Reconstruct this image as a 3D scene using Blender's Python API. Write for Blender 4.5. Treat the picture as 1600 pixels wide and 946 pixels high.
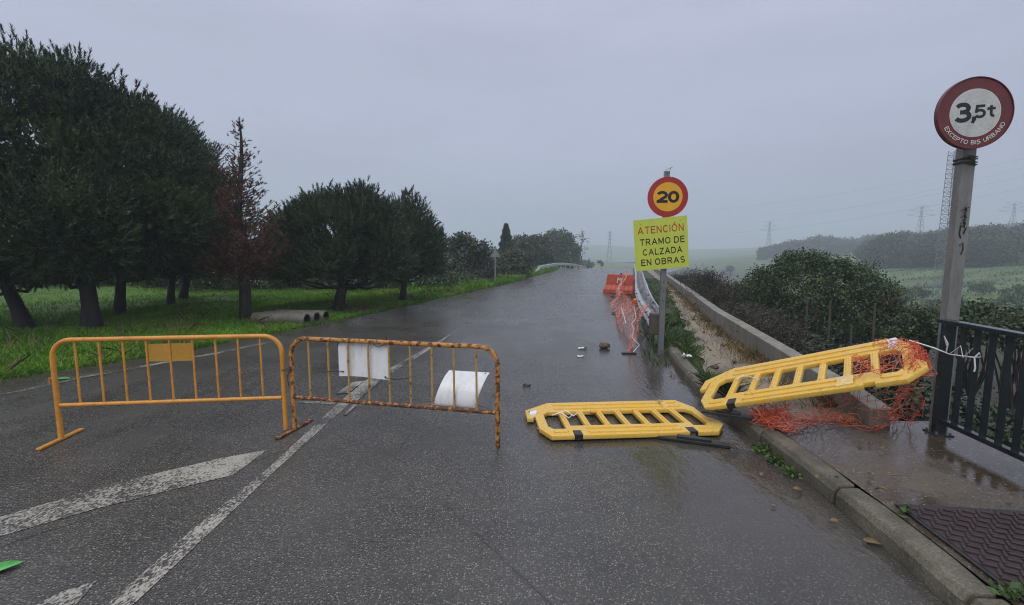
import bpy, math, random
import numpy as np
from mathutils import Vector, Matrix

for o in list(bpy.data.objects):
    bpy.data.objects.remove(o, do_unlink=True)
SC = bpy.context.scene
COL = SC.collection
random.seed(7)
R = math.radians

# ------------------------------------------------------------------ camera
EYE, PITCH, F = 1.7, R(6.1), 720.0            # F: focal length in photo pixels (1600 wide)
cam_d = bpy.data.cameras.new('camera')
cam_d.sensor_width = 36.0
cam_d.lens = 36.0 * F / 1600.0
cam_d.clip_start, cam_d.clip_end = 0.05, 5000
cam = bpy.data.objects.new('camera', cam_d)
cam.location = (0, 0, EYE)
cam.rotation_euler = (R(90) - PITCH, 0, 0)
COL.objects.link(cam)
SC.camera = cam

# ------------------------------------------------------------------ sky, sun, exposure
SUN_EL, SUN_AZ = R(52), R(200)
world = bpy.data.worlds.new('World')
SC.world = world
world.use_nodes = True
wn, wl = world.node_tree.nodes, world.node_tree.links
wn.clear()
wo = wn.new('ShaderNodeOutputWorld')
bg = wn.new('ShaderNodeBackground')
bg.inputs['Strength'].default_value = 0.1
sky = wn.new('ShaderNodeTexSky')
sky.sky_type = 'NISHITA'
sky.sun_disc = False
sky.sun_elevation, sky.sun_rotation = SUN_EL, SUN_AZ
tc = wn.new('ShaderNodeTexCoord')
sep = wn.new('ShaderNodeSeparateXYZ')
wl.new(tc.outputs['Generated'], sep.inputs[0])
rmp = wn.new('ShaderNodeValToRGB')              # cloud deck: brighter towards the zenith
wl.new(sep.outputs['Z'], rmp.inputs[0])
e = rmp.color_ramp.elements
e[0].position, e[0].color = 0.0, (0.230, 0.265, 0.325, 1)
e[1].position, e[1].color = 1.0, (0.72, 0.76, 0.84, 1)
m = e.new(0.20); m.color = (0.308, 0.328, 0.422, 1)
m = e.new(0.45); m.color = (0.338, 0.356, 0.458, 1)
mp = wn.new('ShaderNodeMapping'); mp.inputs['Scale'].default_value = (1.2, 1.2, 5.0)
wl.new(tc.outputs['Generated'], mp.inputs[0])
nz = wn.new('ShaderNodeTexNoise'); nz.inputs['Scale'].default_value = 1.9; nz.inputs['Detail'].default_value = 5
wl.new(mp.outputs[0], nz.inputs['Vector'])
mr = wn.new('ShaderNodeMapRange')
mr.inputs['From Min'].default_value = 0.3; mr.inputs['From Max'].default_value = 0.7
mr.inputs['To Min'].default_value = 12.7; mr.inputs['To Max'].default_value = 14.7
wl.new(nz.outputs['Fac'], mr.inputs['Value'])
sc_ = wn.new('ShaderNodeVectorMath'); sc_.operation = 'SCALE'
wl.new(rmp.outputs[0], sc_.inputs[0]); wl.new(mr.outputs[0], sc_.inputs['Scale'])
mx = wn.new('ShaderNodeMixRGB'); mx.inputs[0].default_value = 0.94
wl.new(sky.outputs[0], mx.inputs[1]); wl.new(sc_.outputs[0], mx.inputs[2])
wl.new(mx.outputs[0], bg.inputs['Color'])
wl.new(bg.outputs[0], wo.inputs['Surface'])

sun_d = bpy.data.lights.new('sun', 'SUN')
sun_d.energy, sun_d.angle, sun_d.color = 1.15, R(45), (1.0, 0.93, 0.84)
sun = bpy.data.objects.new('sun', sun_d)
sd = Vector((math.sin(SUN_AZ) * math.cos(SUN_EL), math.cos(SUN_AZ) * math.cos(SUN_EL), math.sin(SUN_EL)))
sun.rotation_euler = sd.to_track_quat('Z', 'Y').to_euler()
sun.location = (0, -10, 40)
COL.objects.link(sun)

SC.view_settings.view_transform = 'Standard'
SC.view_settings.look = 'None'
SC.view_settings.exposure = 0.17
SC.view_settings.gamma = 1.0
SC.view_settings.use_curve_mapping = False
SC.render.engine = 'CYCLES'
SC.cycles.use_denoising = True
SC.cycles.denoising_prefilter = 'NONE'
SC.cycles.pixel_filter_type = 'BLACKMAN_HARRIS'
SC.cycles.filter_width = 1.1
SC.cycles.max_bounces = 6
SC.cycles.diffuse_bounces = 2
SC.cycles.glossy_bounces = 3
SC.cycles.volume_bounces = 2
SC.cycles.use_adaptive_sampling = True
SC.cycles.adaptive_threshold = 0.02

# ------------------------------------------------------------------ helpers
CP, SP = math.cos(PITCH), math.sin(PITCH)

def ray(x, y):
    u, v = (x - 800.0) / F, (473.0 - y) / F
    return Vector((u, CP + v * SP, -SP + v * CP))

def at(x, y, z=0.0):
    """the point at height z seen at photo pixel x, y"""
    d = ray(x, y); t = (z - EYE) / d.z
    return Vector((d.x * t, d.y * t, z))

def atY(x, y, Y):
    """the point at distance Y seen at photo pixel x, y"""
    d = ray(x, y); t = Y / d.y
    return Vector((d.x * t, Y, EYE + d.z * t))

def smooth(a, b, x):
    t = np.clip((np.asarray(x, float) - a) / (b - a), 0, 1)
    return t * t * (3 - 2 * t)

def tag(o, label=None, cat=None, group=None, kind=None):
    if label: o['label'] = label
    if cat: o['category'] = cat
    if group: o['group'] = group
    if kind: o['kind'] = kind
    return o

def thing(name, label, cat, loc=(0, 0, 0), rotz=0.0, group=None):
    o = bpy.data.objects.new(name, None)
    o.empty_display_size = 0.2
    o.location = loc; o.rotation_euler = (0, 0, rotz)
    COL.objects.link(o)
    return tag(o, label, cat, group)

def copy_thing(root, loc, rotz=0.0, scale=1.0, label=None, group=None):
    r = root.copy(); COL.objects.link(r)
    r.location = loc; r.rotation_euler = (0, 0, rotz)
    r.scale = (scale,) * 3 if isinstance(scale, (int, float)) else scale
    for ch in list(root.children):
        c = ch.copy(); COL.objects.link(c); c.parent = r
        for g in ch.children:
            d = g.copy(); COL.objects.link(d); d.parent = c
    return tag(r, label, None, group)

class MB:
    def __init__(s): s.v, s.f = [], []
    def add(s, vs, fs):
        n = len(s.v)
        s.v += [tuple(p) for p in vs]
        s.f += [tuple(i + n for i in q) for q in fs]
        return s
    def box(s, c, size, rot=None):
        hx, hy, hz = size[0] / 2, size[1] / 2, size[2] / 2
        vs = [Vector((a * hx, b * hy, d * hz)) for a in (-1, 1) for b in (-1, 1) for d in (-1, 1)]
        if rot is not None: vs = [rot @ p for p in vs]
        c = Vector(c)
        return s.add([p + c for p in vs], [(0, 1, 3, 2), (4, 6, 7, 5), (0, 4, 5, 1), (2, 3, 7, 6), (0, 2, 6, 4), (1, 5, 7, 3)])
    def bar(s, a, b, w, h, up=(0, 0, 1)):
        """a box from a to b, w wide, h high"""
        a, b = Vector(a), Vector(b); d = b - a; L = d.length; d.normalize()
        up = Vector(up); x = d.cross(up)
        if x.length < 1e-4: x = d.cross(Vector((1, 0, 0)))
        x.normalize(); z = x.cross(d)
        M = Matrix((x, d, z)).transposed()
        return s.box((a + b) / 2, (w, L, h), M)
    def tube(s, pts, r, n=8, cap=True, closed=False):
        pts = [Vector(p) for p in pts]; N = len(pts)
        rs = r if isinstance(r, (list, tuple)) else [r] * N
        if N < 2: return s
        t0 = (pts[1] - pts[0]).normalized()
        ref = Vector((0, 0, 1)) if abs(t0.z) < .9 else Vector((1, 0, 0))
        x = t0.cross(ref).normalized()
        vs = []
        for i, p in enumerate(pts):
            if closed: t = (pts[(i + 1) % N] - pts[i - 1])
            elif i == 0: t = pts[1] - pts[0]
            elif i == N - 1: t = pts[-1] - pts[-2]
            else: t = (pts[i + 1] - p).normalized() + (p - pts[i - 1]).normalized()
            if t.length < 1e-6: t = t0
            t = t.normalized()
            x = x - t * x.dot(t)
            x = x.normalized() if x.length > 1e-6 else t.orthogonal().normalized()
            y = t.cross(x)
            for k in range(n):
                a = 2 * math.pi * k / n
                vs.append(p + (x * math.cos(a) + y * math.sin(a)) * rs[i])
        fs = []
        for i in range(N if closed else N - 1):
            j = (i + 1) % N
            for k in range(n):
                k2 = (k + 1) % n
                fs.append((i * n + k, i * n + k2, j * n + k2, j * n + k))
        if cap and not closed:
            fs.append(tuple(range(n - 1, -1, -1))); fs.append(tuple((N - 1) * n + k for k in range(n)))
        return s.add(vs, fs)
    def disc(s, c, r, y0, y1, n=48, r_in=0.0):
        """a disc (or ring) in the XZ plane between y0 (front) and y1"""
        c = Vector(c); vs = []; fs = []
        for k in range(n):
            a = 2 * math.pi * k / n
            ca, sa = math.cos(a), math.sin(a)
            vs += [c + Vector((r * ca, y0, r * sa)), c + Vector((r * ca, y1, r * sa)),
                   c + Vector((r_in * ca, y0, r_in * sa)), c + Vector((r_in * ca, y1, r_in * sa))]
        for k in range(n):
            a, b = 4 * k, 4 * ((k + 1) % n)
            fs += [(a, b, b + 1, a + 1)]
            if r_in > 0: fs += [(a, a + 2, b + 2, b), (a + 1, b + 1, b + 3, a + 3), (a + 2, a + 3, b + 3, b + 2)]
        if r_in == 0:
            fs += [tuple(4 * k for k in range(n))[::-1], tuple(4 * k + 1 for k in range(n))]
        return s.add(vs, fs)
    def build(s, name, mat, parent=None, smooth_=False, bevel=0.0, loc=None):
        me = bpy.data.meshes.new(name)
        me.from_pydata(s.v, [], s.f); me.update()
        if mat: me.materials.append(mat)
        o = bpy.data.objects.new(name, me)
        COL.objects.link(o)
        if parent: o.parent = parent
        if loc is not None: o.location = loc
        if smooth_:
            me.polygons.foreach_set('use_smooth', [True] * len(me.polygons))
            try: me.set_sharp_from_angle(angle=R(40))
            except Exception: pass
        if bevel:
            b = o.modifiers.new('bevel', 'BEVEL'); b.width = bevel; b.segments = 2; b.limit_method = 'ANGLE'
        return o

def mesh_np(name, V, k, mat, parent=None, loc=None):
    """a mesh of loose faces, k vertices each, from an array"""
    n = len(V) // k
    me = bpy.data.meshes.new(name)
    me.vertices.add(n * k); me.vertices.foreach_set('co', np.ascontiguousarray(V, np.float32).ravel())
    me.loops.add(n * k); me.loops.foreach_set('vertex_index', np.arange(n * k, dtype=np.int32))
    me.polygons.add(n); me.polygons.foreach_set('loop_start', np.arange(0, n * k, k, dtype=np.int32))
    me.update(calc_edges=True)
    me.materials.append(mat)
    o = bpy.data.objects.new(name, me); COL.objects.link(o)
    if parent: o.parent = parent
    if loc is not None: o.location = loc
    return o

def grid_mesh(name, P, mat, attrs=None, smooth_=True):
    """a sheet from an (r, c, 3) array"""
    r, c, _ = P.shape
    V = P.reshape(-1, 3)
    i = np.arange(r * c).reshape(r, c)
    Fq = np.stack([i[:-1, :-1], i[:-1, 1:], i[1:, 1:], i[1:, :-1]], -1).reshape(-1, 4)
    me = bpy.data.meshes.new(name)
    me.vertices.add(len(V)); me.vertices.foreach_set('co', np.ascontiguousarray(V, np.float32).ravel())
    me.loops.add(Fq.size); me.loops.foreach_set('vertex_index', Fq.astype(np.int32).ravel())
    me.polygons.add(len(Fq)); me.polygons.foreach_set('loop_start', np.arange(0, Fq.size, 4, dtype=np.int32))
    me.update(calc_edges=True)
    if smooth_: me.polygons.foreach_set('use_smooth', np.ones(len(Fq), bool))
    for an, av in (attrs or {}).items():
        a = me.attributes.new(an, 'FLOAT', 'POINT'); a.data.foreach_set('value', np.ascontiguousarray(av, np.float32).ravel())
    me.materials.append(mat)
    o = bpy.data.objects.new(name, me); COL.objects.link(o)
    return o

def _arc(cx, cy, rx, ry, a0, a1, n=14):
    return [(cx + rx * math.cos(R(a0 + (a1 - a0) * i / n)), cy + ry * math.sin(R(a0 + (a1 - a0) * i / n))) for i in range(n + 1)]
GLYPH = {   # width, strokes; heights run 0..1
    'A': (.86, [[(.0, 0), (.43, 1)], [(.86, 0), (.43, 1)], [(.16, .32), (.70, .32)]]),
    'B': (.70, [[(0, 0), (0, 1)], [(0, 1), (.40, 1)] + _arc(.40, .765, .24, .235, 90, -90, 9)[1:] + [(0, .53)], [(0, .53), (.42, .53)] + _arc(.42, .265, .28, .265, 90, -90, 9)[1:] + [(0, 0)]]),
    'C': (.76, [_arc(.40, .5, .40, .5, 42, 318, 22)]),
    'D': (.76, [[(0, 0), (0, 1)], [(0, 1), (.32, 1)] + _arc(.32, .5, .44, .5, 90, -90, 14)[1:] + [(0, 0)]]),
    'E': (.62, [[(0, 0), (0, 1)], [(0, 1), (.62, 1)], [(0, .53), (.56, .53)], [(0, 0), (.62, 0)]]),
    'I': (.0, [[(0, 0), (0, 1)]]),
    'L': (.56, [[(0, 0), (0, 1)], [(0, 0), (.56, 0)]]),
    'M': (.82, [[(0, 0), (0, 1)], [(0, 1), (.41, .12)], [(.82, 1), (.41, .12)], [(.82, 0), (.82, 1)]]),
    'N': (.70, [[(0, 0), (0, 1)], [(0, 1), (.70, 0)], [(.70, 0), (.70, 1)]]),
    'O': (.84, [_arc(.42, .5, .42, .5, 0, 360, 28)]),
    'P': (.64, [[(0, 0), (0, 1)], [(0, 1), (.36, 1)] + _arc(.36, .73, .28, .27, 90, -90, 9)[1:] + [(0, .46)]]),
    'R': (.72, [[(0, 0), (0, 1)], [(0, 1), (.40, 1)] + _arc(.40, .74, .28, .26, 90, -90, 9)[1:] + [(0, .48)], [(.36, .48), (.72, 0)]]),
    'S': (.66, [_arc(.33, .75, .31, .25, 28, 255, 14) + _arc(.33, .255, .33, .255, 78, -152, 14)]),
    'T': (.70, [[(0, 1), (.70, 1)], [(.35, 1), (.35, 0)]]),
    'U': (.68, [[(0, 1), (0, .34)] + _arc(.34, .34, .34, .34, 180, 360, 12)[1:] + [(.68, 1)]]),
    'X': (.72, [[(0, 0), (.72, 1)], [(0, 1), (.72, 0)]]),
    'Z': (.66, [[(.02, 1), (.66, 1)], [(.66, 1), (0, 0)], [(0, 0), (.66, 0)]]),
    '2': (.62, [_arc(.31, .70, .31, .30, 165, -35, 14) + [(.02, 0)], [(0, 0), (.63, 0)]]),
    '0': (.62, [_arc(.31, .5, .31, .5, 0, 360, 28)]),
    '3': (.62, [_arc(.30, .755, .28, .245, 155, -82, 12), _arc(.30, .27, .32, .27, 85, -155, 14), [(.27, .52), (.36, .52)]]),
    '5': (.60, [[(.56, 1), (.10, 1)], [(.10, 1), (.04, .50)], _arc(.29, .31, .31, .31, 140, -150, 16)]),
    't': (.42, [[(.20, 1), (.20, .22)] + _arc(.40, .20, .20, .20, 180, 280, 7)[1:], [(0, .70), (.42, .70)]]),
    ',': (.10, [[(.05, .08), (.07, -.06), (-.02, -.24)], [(.0, .04), (.10, .04)]]),
    "'": (.20, [[(0, 0), (.16, .18)]]),
}
def text_mesh(txt, size, bold=.15, gap=.24, depth=.0006):
    """lettering of flat strokes, centred on its own middle; each stroke a hair proud of the one before"""
    V, fs = [], []; x = 0.0; t = bold; k = 0
    for ch in txt:
        if ch == ' ': x += .42; continue
        acc = ch == 'Ó'
        w, strokes = GLYPH['O' if acc else ch]
        st_ = [[(p[0] + x, t / 2 + p[1] * (1 - t)) for p in q] for q in strokes]
        if acc: st_.append([(x + .36, 1.06), (x + .54, 1.24)])
        for q in st_:
            n = len(q); closed = n > 6 and math.hypot(q[0][0] - q[-1][0], q[0][1] - q[-1][1]) < 1e-6
            base = len(V); zz = (k % 4) * 1.2e-4; k += 1
            for i, p in enumerate(q):
                a = q[i - 1] if i > 0 else (q[-2] if closed else None); b = q[i + 1] if i < n - 1 else (q[1] if closed else None)
                d0 = Vector((p[0] - a[0], p[1] - a[1])).normalized() if a else None
                d1 = Vector((b[0] - p[0], b[1] - p[1])).normalized() if b else None
                d0 = d0 or d1; d1 = d1 or d0
                m = (d0 + d1).normalized(); nn = Vector((-m.y, m.x)); f_ = t / 2 / max(.55, abs(nn.dot(Vector((-d0.y, d0.x)))))
                e_ = Vector((0, 0))
                if n <= 3 and a is None: e_ = -d1 * t * .42
                if n <= 3 and b is None: e_ = d0 * t * .42
                for sgn in (1, -1): V.append((p[0] + nn.x * f_ * sgn + e_.x, p[1] + nn.y * f_ * sgn + e_.y, zz + depth / size))
            for i in range(n - 1): fs.append((base + 2 * i, base + 2 * i + 1, base + 2 * i + 3, base + 2 * i + 2))
        x += w + t + gap
    V = np.array(V); V[:, 0] -= (V[:, 0].min() + V[:, 0].max()) / 2; V[:, 1] -= .5
    return V * np.array([size, size, size]), fs

def put_text(mb, V, fs, cx, cz, y, rot=0.0):
    """text laid in the XZ plane, readable from -Y"""
    c, s = math.cos(rot), math.sin(rot)
    mb.add([(cx + p[0] * c - p[1] * s, y - p[2], cz + p[0] * s + p[1] * c) for p in V], fs)

def curve_shape(splines, extrude, bevel):
    cu = bpy.data.curves.new('outline', 'CURVE')
    cu.dimensions = '2D'; cu.fill_mode = 'BOTH'; cu.extrude = extrude; cu.bevel_depth = bevel; cu.bevel_resolution = 1
    for pts in splines:
        sp = cu.splines.new('POLY'); sp.points.add(len(pts) - 1); sp.use_cyclic_u = True
        for q, p in zip(sp.points, pts): q.co = (p[0], p[1], 0, 1)
    o = bpy.data.objects.new('outline_source', cu); COL.objects.link(o)
    dg = bpy.context.evaluated_depsgraph_get()
    me = bpy.data.meshes.new_from_object(o.evaluated_get(dg))
    bpy.data.objects.remove(o, do_unlink=True)
    V = [v.co[:] for v in me.vertices]; fs = [tuple(p.vertices) for p in me.polygons]
    bpy.data.meshes.remove(me)
    return V, fs

# ------------------------------------------------------------------ materials
def new_mat(name):
    m = bpy.data.materials.new(name); m.use_nodes = True
    nt = m.node_tree; b = nt.nodes['Principled BSDF']
    return m, nt, nt.nodes, nt.links, b

def c4(c): return (c[0], c[1], c[2], 1)

def noise(nt, scale, detail=4, rough=.6, vec=None, dim=None):
    n = nt.nodes.new('ShaderNodeTexNoise')
    n.inputs['Scale'].default_value = scale; n.inputs['Detail'].default_value = detail; n.inputs['Roughness'].default_value = rough
    if vec is not None: nt.links.new(vec, n.inputs['Vector'])
    return n

def objco(nt, scale=None):
    t = nt.nodes.new('ShaderNodeTexCoord')
    if scale is None: return t.outputs['Object']
    mpn = nt.nodes.new('ShaderNodeMapping'); mpn.inputs['Scale'].default_value = scale
    nt.links.new(t.outputs['Object'], mpn.inputs[0]); return mpn.outputs[0]

def ramp(nt, src, stops):
    r = nt.nodes.new('ShaderNodeValToRGB'); nt.links.new(src, r.inputs[0])
    el = r.color_ramp.elements
    while len(el) < len(stops): el.new(.5)
    for q, (p, c) in zip(el, stops):
        q.position = p; q.color = c4(c) if not isinstance(c, float) else (c, c, c, 1)
    return r.outputs[0]

def mixc(nt, fac, a, b):
    n = nt.nodes.new('ShaderNodeMixRGB')
    for i, v in ((0, fac), (1, a), (2, b)):
        if isinstance(v, (int, float)): n.inputs[i].default_value = v if i == 0 else (v, v, v, 1)
        elif isinstance(v, (tuple, list)): n.inputs[i].default_value = c4(v)
        else: nt.links.new(v, n.inputs[i])
    return n.outputs[0]

def mathn(nt, op, a, b=None, clamp=False):
    n = nt.nodes.new('ShaderNodeMath'); n.operation = op; n.use_clamp = clamp
    for i, v in ((0, a), (1, b)):
        if v is None: continue
        if isinstance(v, (int, float)): n.inputs[i].default_value = v
        else: nt.links.new(v, n.inputs[i])
    return n.outputs[0]

def bump(nt, b, src, strength, dist=.01, normal=None):
    n = nt.nodes.new('ShaderNodeBump'); n.inputs['Distance'].default_value = dist
    if isinstance(strength, (int, float)): n.inputs['Strength'].default_value = strength
    else: nt.links.new(strength, n.inputs['Strength'])
    nt.links.new(src, n.inputs['Height'])
    if normal is not None: nt.links.new(normal, n.inputs['Normal'])
    nt.links.new(n.outputs[0], b.inputs['Normal'])
    return n.outputs[0]

def mat(name, col, col2=None, scale=6, thr=(.4, .6), rough=.45, metal=0.0, bmp=0.0, bscale=60, fine=True, rough2=None, stretch=None):
    """two procedural colours, patchy, with fine grain"""
    m, nt, N, L, b = new_mat(name)
    co = objco(nt, stretch)
    col2 = col2 or tuple(c * .7 for c in col)
    n1 = noise(nt, scale, 6, .65, co)
    f = ramp(nt, n1.outputs['Fac'], [(thr[0], 0.0), (thr[1], 1.0)])
    c = mixc(nt, f, col, col2)
    if fine:
        n2 = noise(nt, bscale, 3, .6, co)
        g = ramp(nt, n2.outputs['Fac'], [(.3, .75), (.7, 1.15)])
        mm = nt.nodes.new('ShaderNodeMixRGB'); mm.blend_type = 'MULTIPLY'; mm.inputs[0].default_value = .6
        L.new(c, mm.inputs[1]); L.new(g, mm.inputs[2]); c = mm.outputs[0]
    L.new(c, b.inputs['Base Color'])
    if rough2 is None: b.inputs['Roughness'].default_value = rough
    else: L.new(mixc(nt, f, rough, rough2), b.inputs['Roughness'])
    b.inputs['Metallic'].default_value = metal
    if bmp:
        n3 = noise(nt, bscale, 5, .65, co)
        bump(nt, b, n3.outputs['Fac'], bmp, .01)
    return m

def leaf_mat(name, cols, rough=.45, scale=1.3, spec=.4, trans=0.0):
    """leaf colours vary from clump to clump and from leaf to leaf"""
    m, nt, N, L, b = new_mat(name)
    co = objco(nt)
    n1 = noise(nt, scale, 3, .6, co); n2 = noise(nt, scale * 14, 2, .6, co)
    s = mathn(nt, 'ADD', mathn(nt, 'MULTIPLY', n1.outputs['Fac'], .55), mathn(nt, 'MULTIPLY', n2.outputs['Fac'], .45))
    st = [(.36 + .28 * i / (len(cols) - 1), c) for i, c in enumerate(cols)]
    L.new(ramp(nt, s, st), b.inputs['Base Color'])
    b.inputs['Roughness'].default_value = rough
    b.inputs['Specular IOR Level'].default_value = spec
    return m

def dirty_plastic():
    m, nt, N, L, b = new_mat('grimy_yellow_plastic')
    co = objco(nt)
    n1 = noise(nt, 3.5, 6, .7, co); n2 = noise(nt, 16, 6, .75, co); n3 = noise(nt, 70, 4, .7, objco(nt, (.25, 1, 1)))
    c = mixc(nt, ramp(nt, n1.outputs['Fac'], [(.35, 0.0), (.7, 1.0)]), (.80, .47, .050), (.74, .50, .13))
    c = mixc(nt, ramp(nt, n2.outputs['Fac'], [(.54, 0.0), (.72, .6)]), c, (.36, .22, .055))
    c = mixc(nt, ramp(nt, n3.outputs['Fac'], [(.64, 0.0), (.70, .55)]), c, (.12, .085, .04))
    L.new(c, b.inputs['Base Color'])
    L.new(ramp(nt, n2.outputs['Fac'], [(.4, .22), (.65, .5)]), b.inputs['Roughness'])
    bump(nt, b, n2.outputs['Fac'], .12, .008)
    return m

MT = {}
MT['paint_orange'] = mat('orange_paint', (.70, .31, .05), (.52, .21, .03), 9, (.45, .7), .38, bmp=.08)
MT['paint_chip'] = mat('orange_paint_chipped', (.68, .30, .05), (.09, .035, .02), 22, (.60, .64), .42, bmp=.2, bscale=90)
MT['rust_some'] = mat('rusty_orange_paint', (.56, .25, .055), (.080, .032, .018), 26, (.48, .56), .5, bmp=.4, bscale=90)
MT['rust_bar'] = mat('faded_yellow_paint', (.50, .30, .09), (.14, .055, .025), 18, (.55, .64), .45, bmp=.2, bscale=90)
MT['rust_heavy'] = mat('heavy_rust', (.11, .04, .022), (.58, .25, .06), 30, (.53, .58), .6, bmp=.5, bscale=90)
MT['plate_orange'] = mat('dull_orange_plate', (.52, .28, .04), (.45, .22, .03), 7, (.4, .7), .5)
MT['white_sheet'] = mat('white_plastic_sheet', (.80, .81, .83), (.60, .58, .54), 9, (.50, .74), .25, bmp=.08, bscale=8, fine=False, stretch=(2.5, 2.5, .5))
MT['black_plastic'] = mat('black_rubber', (.014, .014, .015), (.03, .03, .03), 12, (.4, .7), .4, bmp=.2)
MT['tie'] = mat('black_cable_tie', (.02, .018, .018), rough=.4)
MT['yellow'] = dirty_plastic()
MT['orange_tab'] = mat('orange_yellow_plastic', (.80, .38, .04), rough=.4)
MT['net'] = mat('orange_red_plastic_net', (.62, .075, .03), (.72, .20, .10), 5, (.4, .7), .4, fine=False)
MT['net_pale'] = mat('bleached_plastic_net', (.78, .16, .09), (.80, .52, .42), 7, (.45, .6), .4, fine=False)
MT['tape_white'] = mat('white_plastic_tape', (.80, .79, .80), (.55, .52, .55), 30, (.5, .7), .35, fine=False)
MT['tape_clear'] = mat('clear_packing_tape', (.76, .50, .12), (.80, .66, .38), 25, (.45, .65), .12, fine=False)
MT['galv'] = mat('galvanised_steel', (.30, .31, .32), (.20, .205, .21), 7, (.35, .7), .42, metal=.65, bmp=.05, stretch=(1, 1, .3))
MT['post_grey'] = mat('weathered_grey_post', (.26, .255, .25), (.15, .14, .13), 5, (.4, .75), .5, metal=.2, bmp=.08, stretch=(2, 2, .4))
MT['rail_dark'] = mat('dark_navy_green_paint', (.016, .024, .030), (.024, .032, .036), 8, (.4, .7), .22, bmp=.05)
MT['guard'] = mat('guardrail_zinc', (.55, .57, .59), (.40, .41, .42), 4, (.4, .7), .38, metal=.55, bmp=.05)
MT['guard_end'] = mat('rusted_terminal', (.10, .095, .09), (.17, .12, .085), 9, (.42, .62), .55, metal=.3, bmp=.2)
MT['red_bar'] = mat('red_plastic_barrier', (.52, .085, .04), (.36, .06, .035), 5, (.42, .72), .42, bmp=.06)
MT['sign_red'] = mat('sign_red_film', (.40, .028, .022), (.33, .022, .02), 6, (.4, .7), .3, fine=False)
MT['sign_red_old'] = mat('faded_dark_red_film', (.17, .028, .030), (.105, .025, .026), 8, (.35, .7), .42)
MT['sign_white_old'] = mat('dirty_white_film', (.60, .60, .585), (.42, .43, .42), 7, (.42, .75), .38)
MT['sign_back'] = mat('sign_back_grey', (.30, .31, .32), rough=.45, metal=.4)
MT['sign_yel'] = mat('amber_film', (.80, .42, .02), (.72, .36, .02), 6, (.4, .7), .3, fine=False)
MT['board_yel'] = mat('fluorescent_yellow_film', (.60, .68, .10), (.55, .62, .10), 5, (.4, .7), .3, fine=False)
MT['ink'] = mat('black_sign_ink', (.012, .012, .013), rough=.35, fine=False)
MT['ink_red'] = mat('red_sign_ink', (.52, .07, .02), rough=.35, fine=False)
MT['ink_white'] = mat('white_sign_ink', (.74, .72, .70), (.6, .55, .52), 30, rough=.35, fine=False)
MT['concrete'] = mat('old_concrete', (.235, .22, .185), (.115, .105, .085), 2.2, (.38, .72), .6, bmp=.35, bscale=70)
MT['conc_pipe'] = mat('mossy_concrete_pipe', (.19, .175, .145), (.09, .09, .068), 3, (.4, .7), .7, bmp=.3, bscale=60)
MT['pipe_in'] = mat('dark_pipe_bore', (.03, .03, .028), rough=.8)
MT['bark'] = mat('dark_wet_bark', (.030, .024, .020), (.012, .010, .009), 9, (.35, .65), .7, bmp=.9, bscale=24, stretch=(1, 1, .35))
MT['twig_dead'] = mat('dead_reddish_wood', (.075, .040, .032), (.035, .022, .020), 9, (.35, .65), .8)
MT['twig_brown'] = mat('bare_brown_twigs', (.056, .045, .028), (.026, .024, .014), 3, (.35, .65), .8, fine=False)
MT['wood'] = mat('grey_fence_wood', (.085, .072, .058), rough=.8, bmp=.3)
MT['pine'] = leaf_mat('pine_needles', [(.010, .024, .010), (.024, .052, .017), (.046, .088, .024), (.082, .130, .040)], .5, .9)
MT['pine2'] = leaf_mat('young_pine_needles', [(.017, .035, .014), (.031, .060, .022), (.052, .090, .032), (.080, .120, .044)], .5)
MT['dead_needle'] = leaf_mat('dead_needles', [(.070, .032, .018), (.140, .064, .034), (.20, .100, .058)], .7)
MT['leaf_dark'] = leaf_mat('dark_green_leaves', [(.020, .040, .014), (.035, .064, .021), (.058, .096, .028), (.092, .132, .040)], .4, 1.6)
MT['leaf_mid'] = leaf_mat('olive_green_leaves', [(.026, .040, .018), (.044, .064, .026), (.066, .090, .034), (.095, .115, .048)], .45, 1.3)
MT['leaf_grey'] = leaf_mat('grey_green_leaves', [(.030, .040, .026), (.050, .062, .040), (.070, .084, .052)], .5, 1.0)
MT['leaf_far'] = leaf_mat('oak_leaves', [(.026, .034, .018), (.044, .054, .026), (.070, .078, .036), (.085, .085, .040)], .6, .35)
MT['leaf_brown'] = leaf_mat('brown_dry_leaves', [(.045, .032, .022), (.075, .050, .032), (.085, .070, .036)], .6, 2)
MT['grass'] = leaf_mat('fresh_grass_blades', [(.065, .155, .014), (.115, .26, .024), (.175, .34, .038), (.25, .36, .055)], .65, .7, .10)
MT['weed'] = leaf_mat('weed_leaves', [(.028, .060, .012), (.055, .105, .020), (.10, .15, .035)], .45, 2)
MT['straw'] = leaf_mat('dry_straw', [(.12, .085, .035), (.20, .14, .06), (.16, .13, .05)], .7, 3)
MT['leaf_dry'] = leaf_mat('dull_scrub_leaves', [(.024, .026, .013), (.046, .042, .022), (.062, .060, .028)], .6, 2)
MT['ivy'] = leaf_mat('ivy_leaves', [(.010, .020, .008), (.022, .036, .013), (.042, .060, .020)], .4, 1.5)
MT['rock'] = mat('brown_rock', (.14, .10, .06), (.06, .05, .035), 14, (.4, .6), .55, bmp=.6, bscale=40)
MT['litter'] = mat('white_litter', (.8, .8, .8), rough=.5, fine=False)
MT['debris'] = mat('dark_wet_debris', (.02, .018, .018), rough=.4)
MT['leaf_green'] = mat('bright_green_leaf', (.10, .42, .10), (.16, .5, .14), 14, rough=.3, fine=False)
MT['steel_far'] = mat('pylon_steel', (.12, .125, .13), rough=.6, fine=False)
MT['amber'] = mat('orange_lamp_plastic', (.80, .16, .03), rough=.25, fine=False)
MT['graffiti'] = mat('black_marker_ink', (.012, .012, .014), rough=.4, fine=False)

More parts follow.
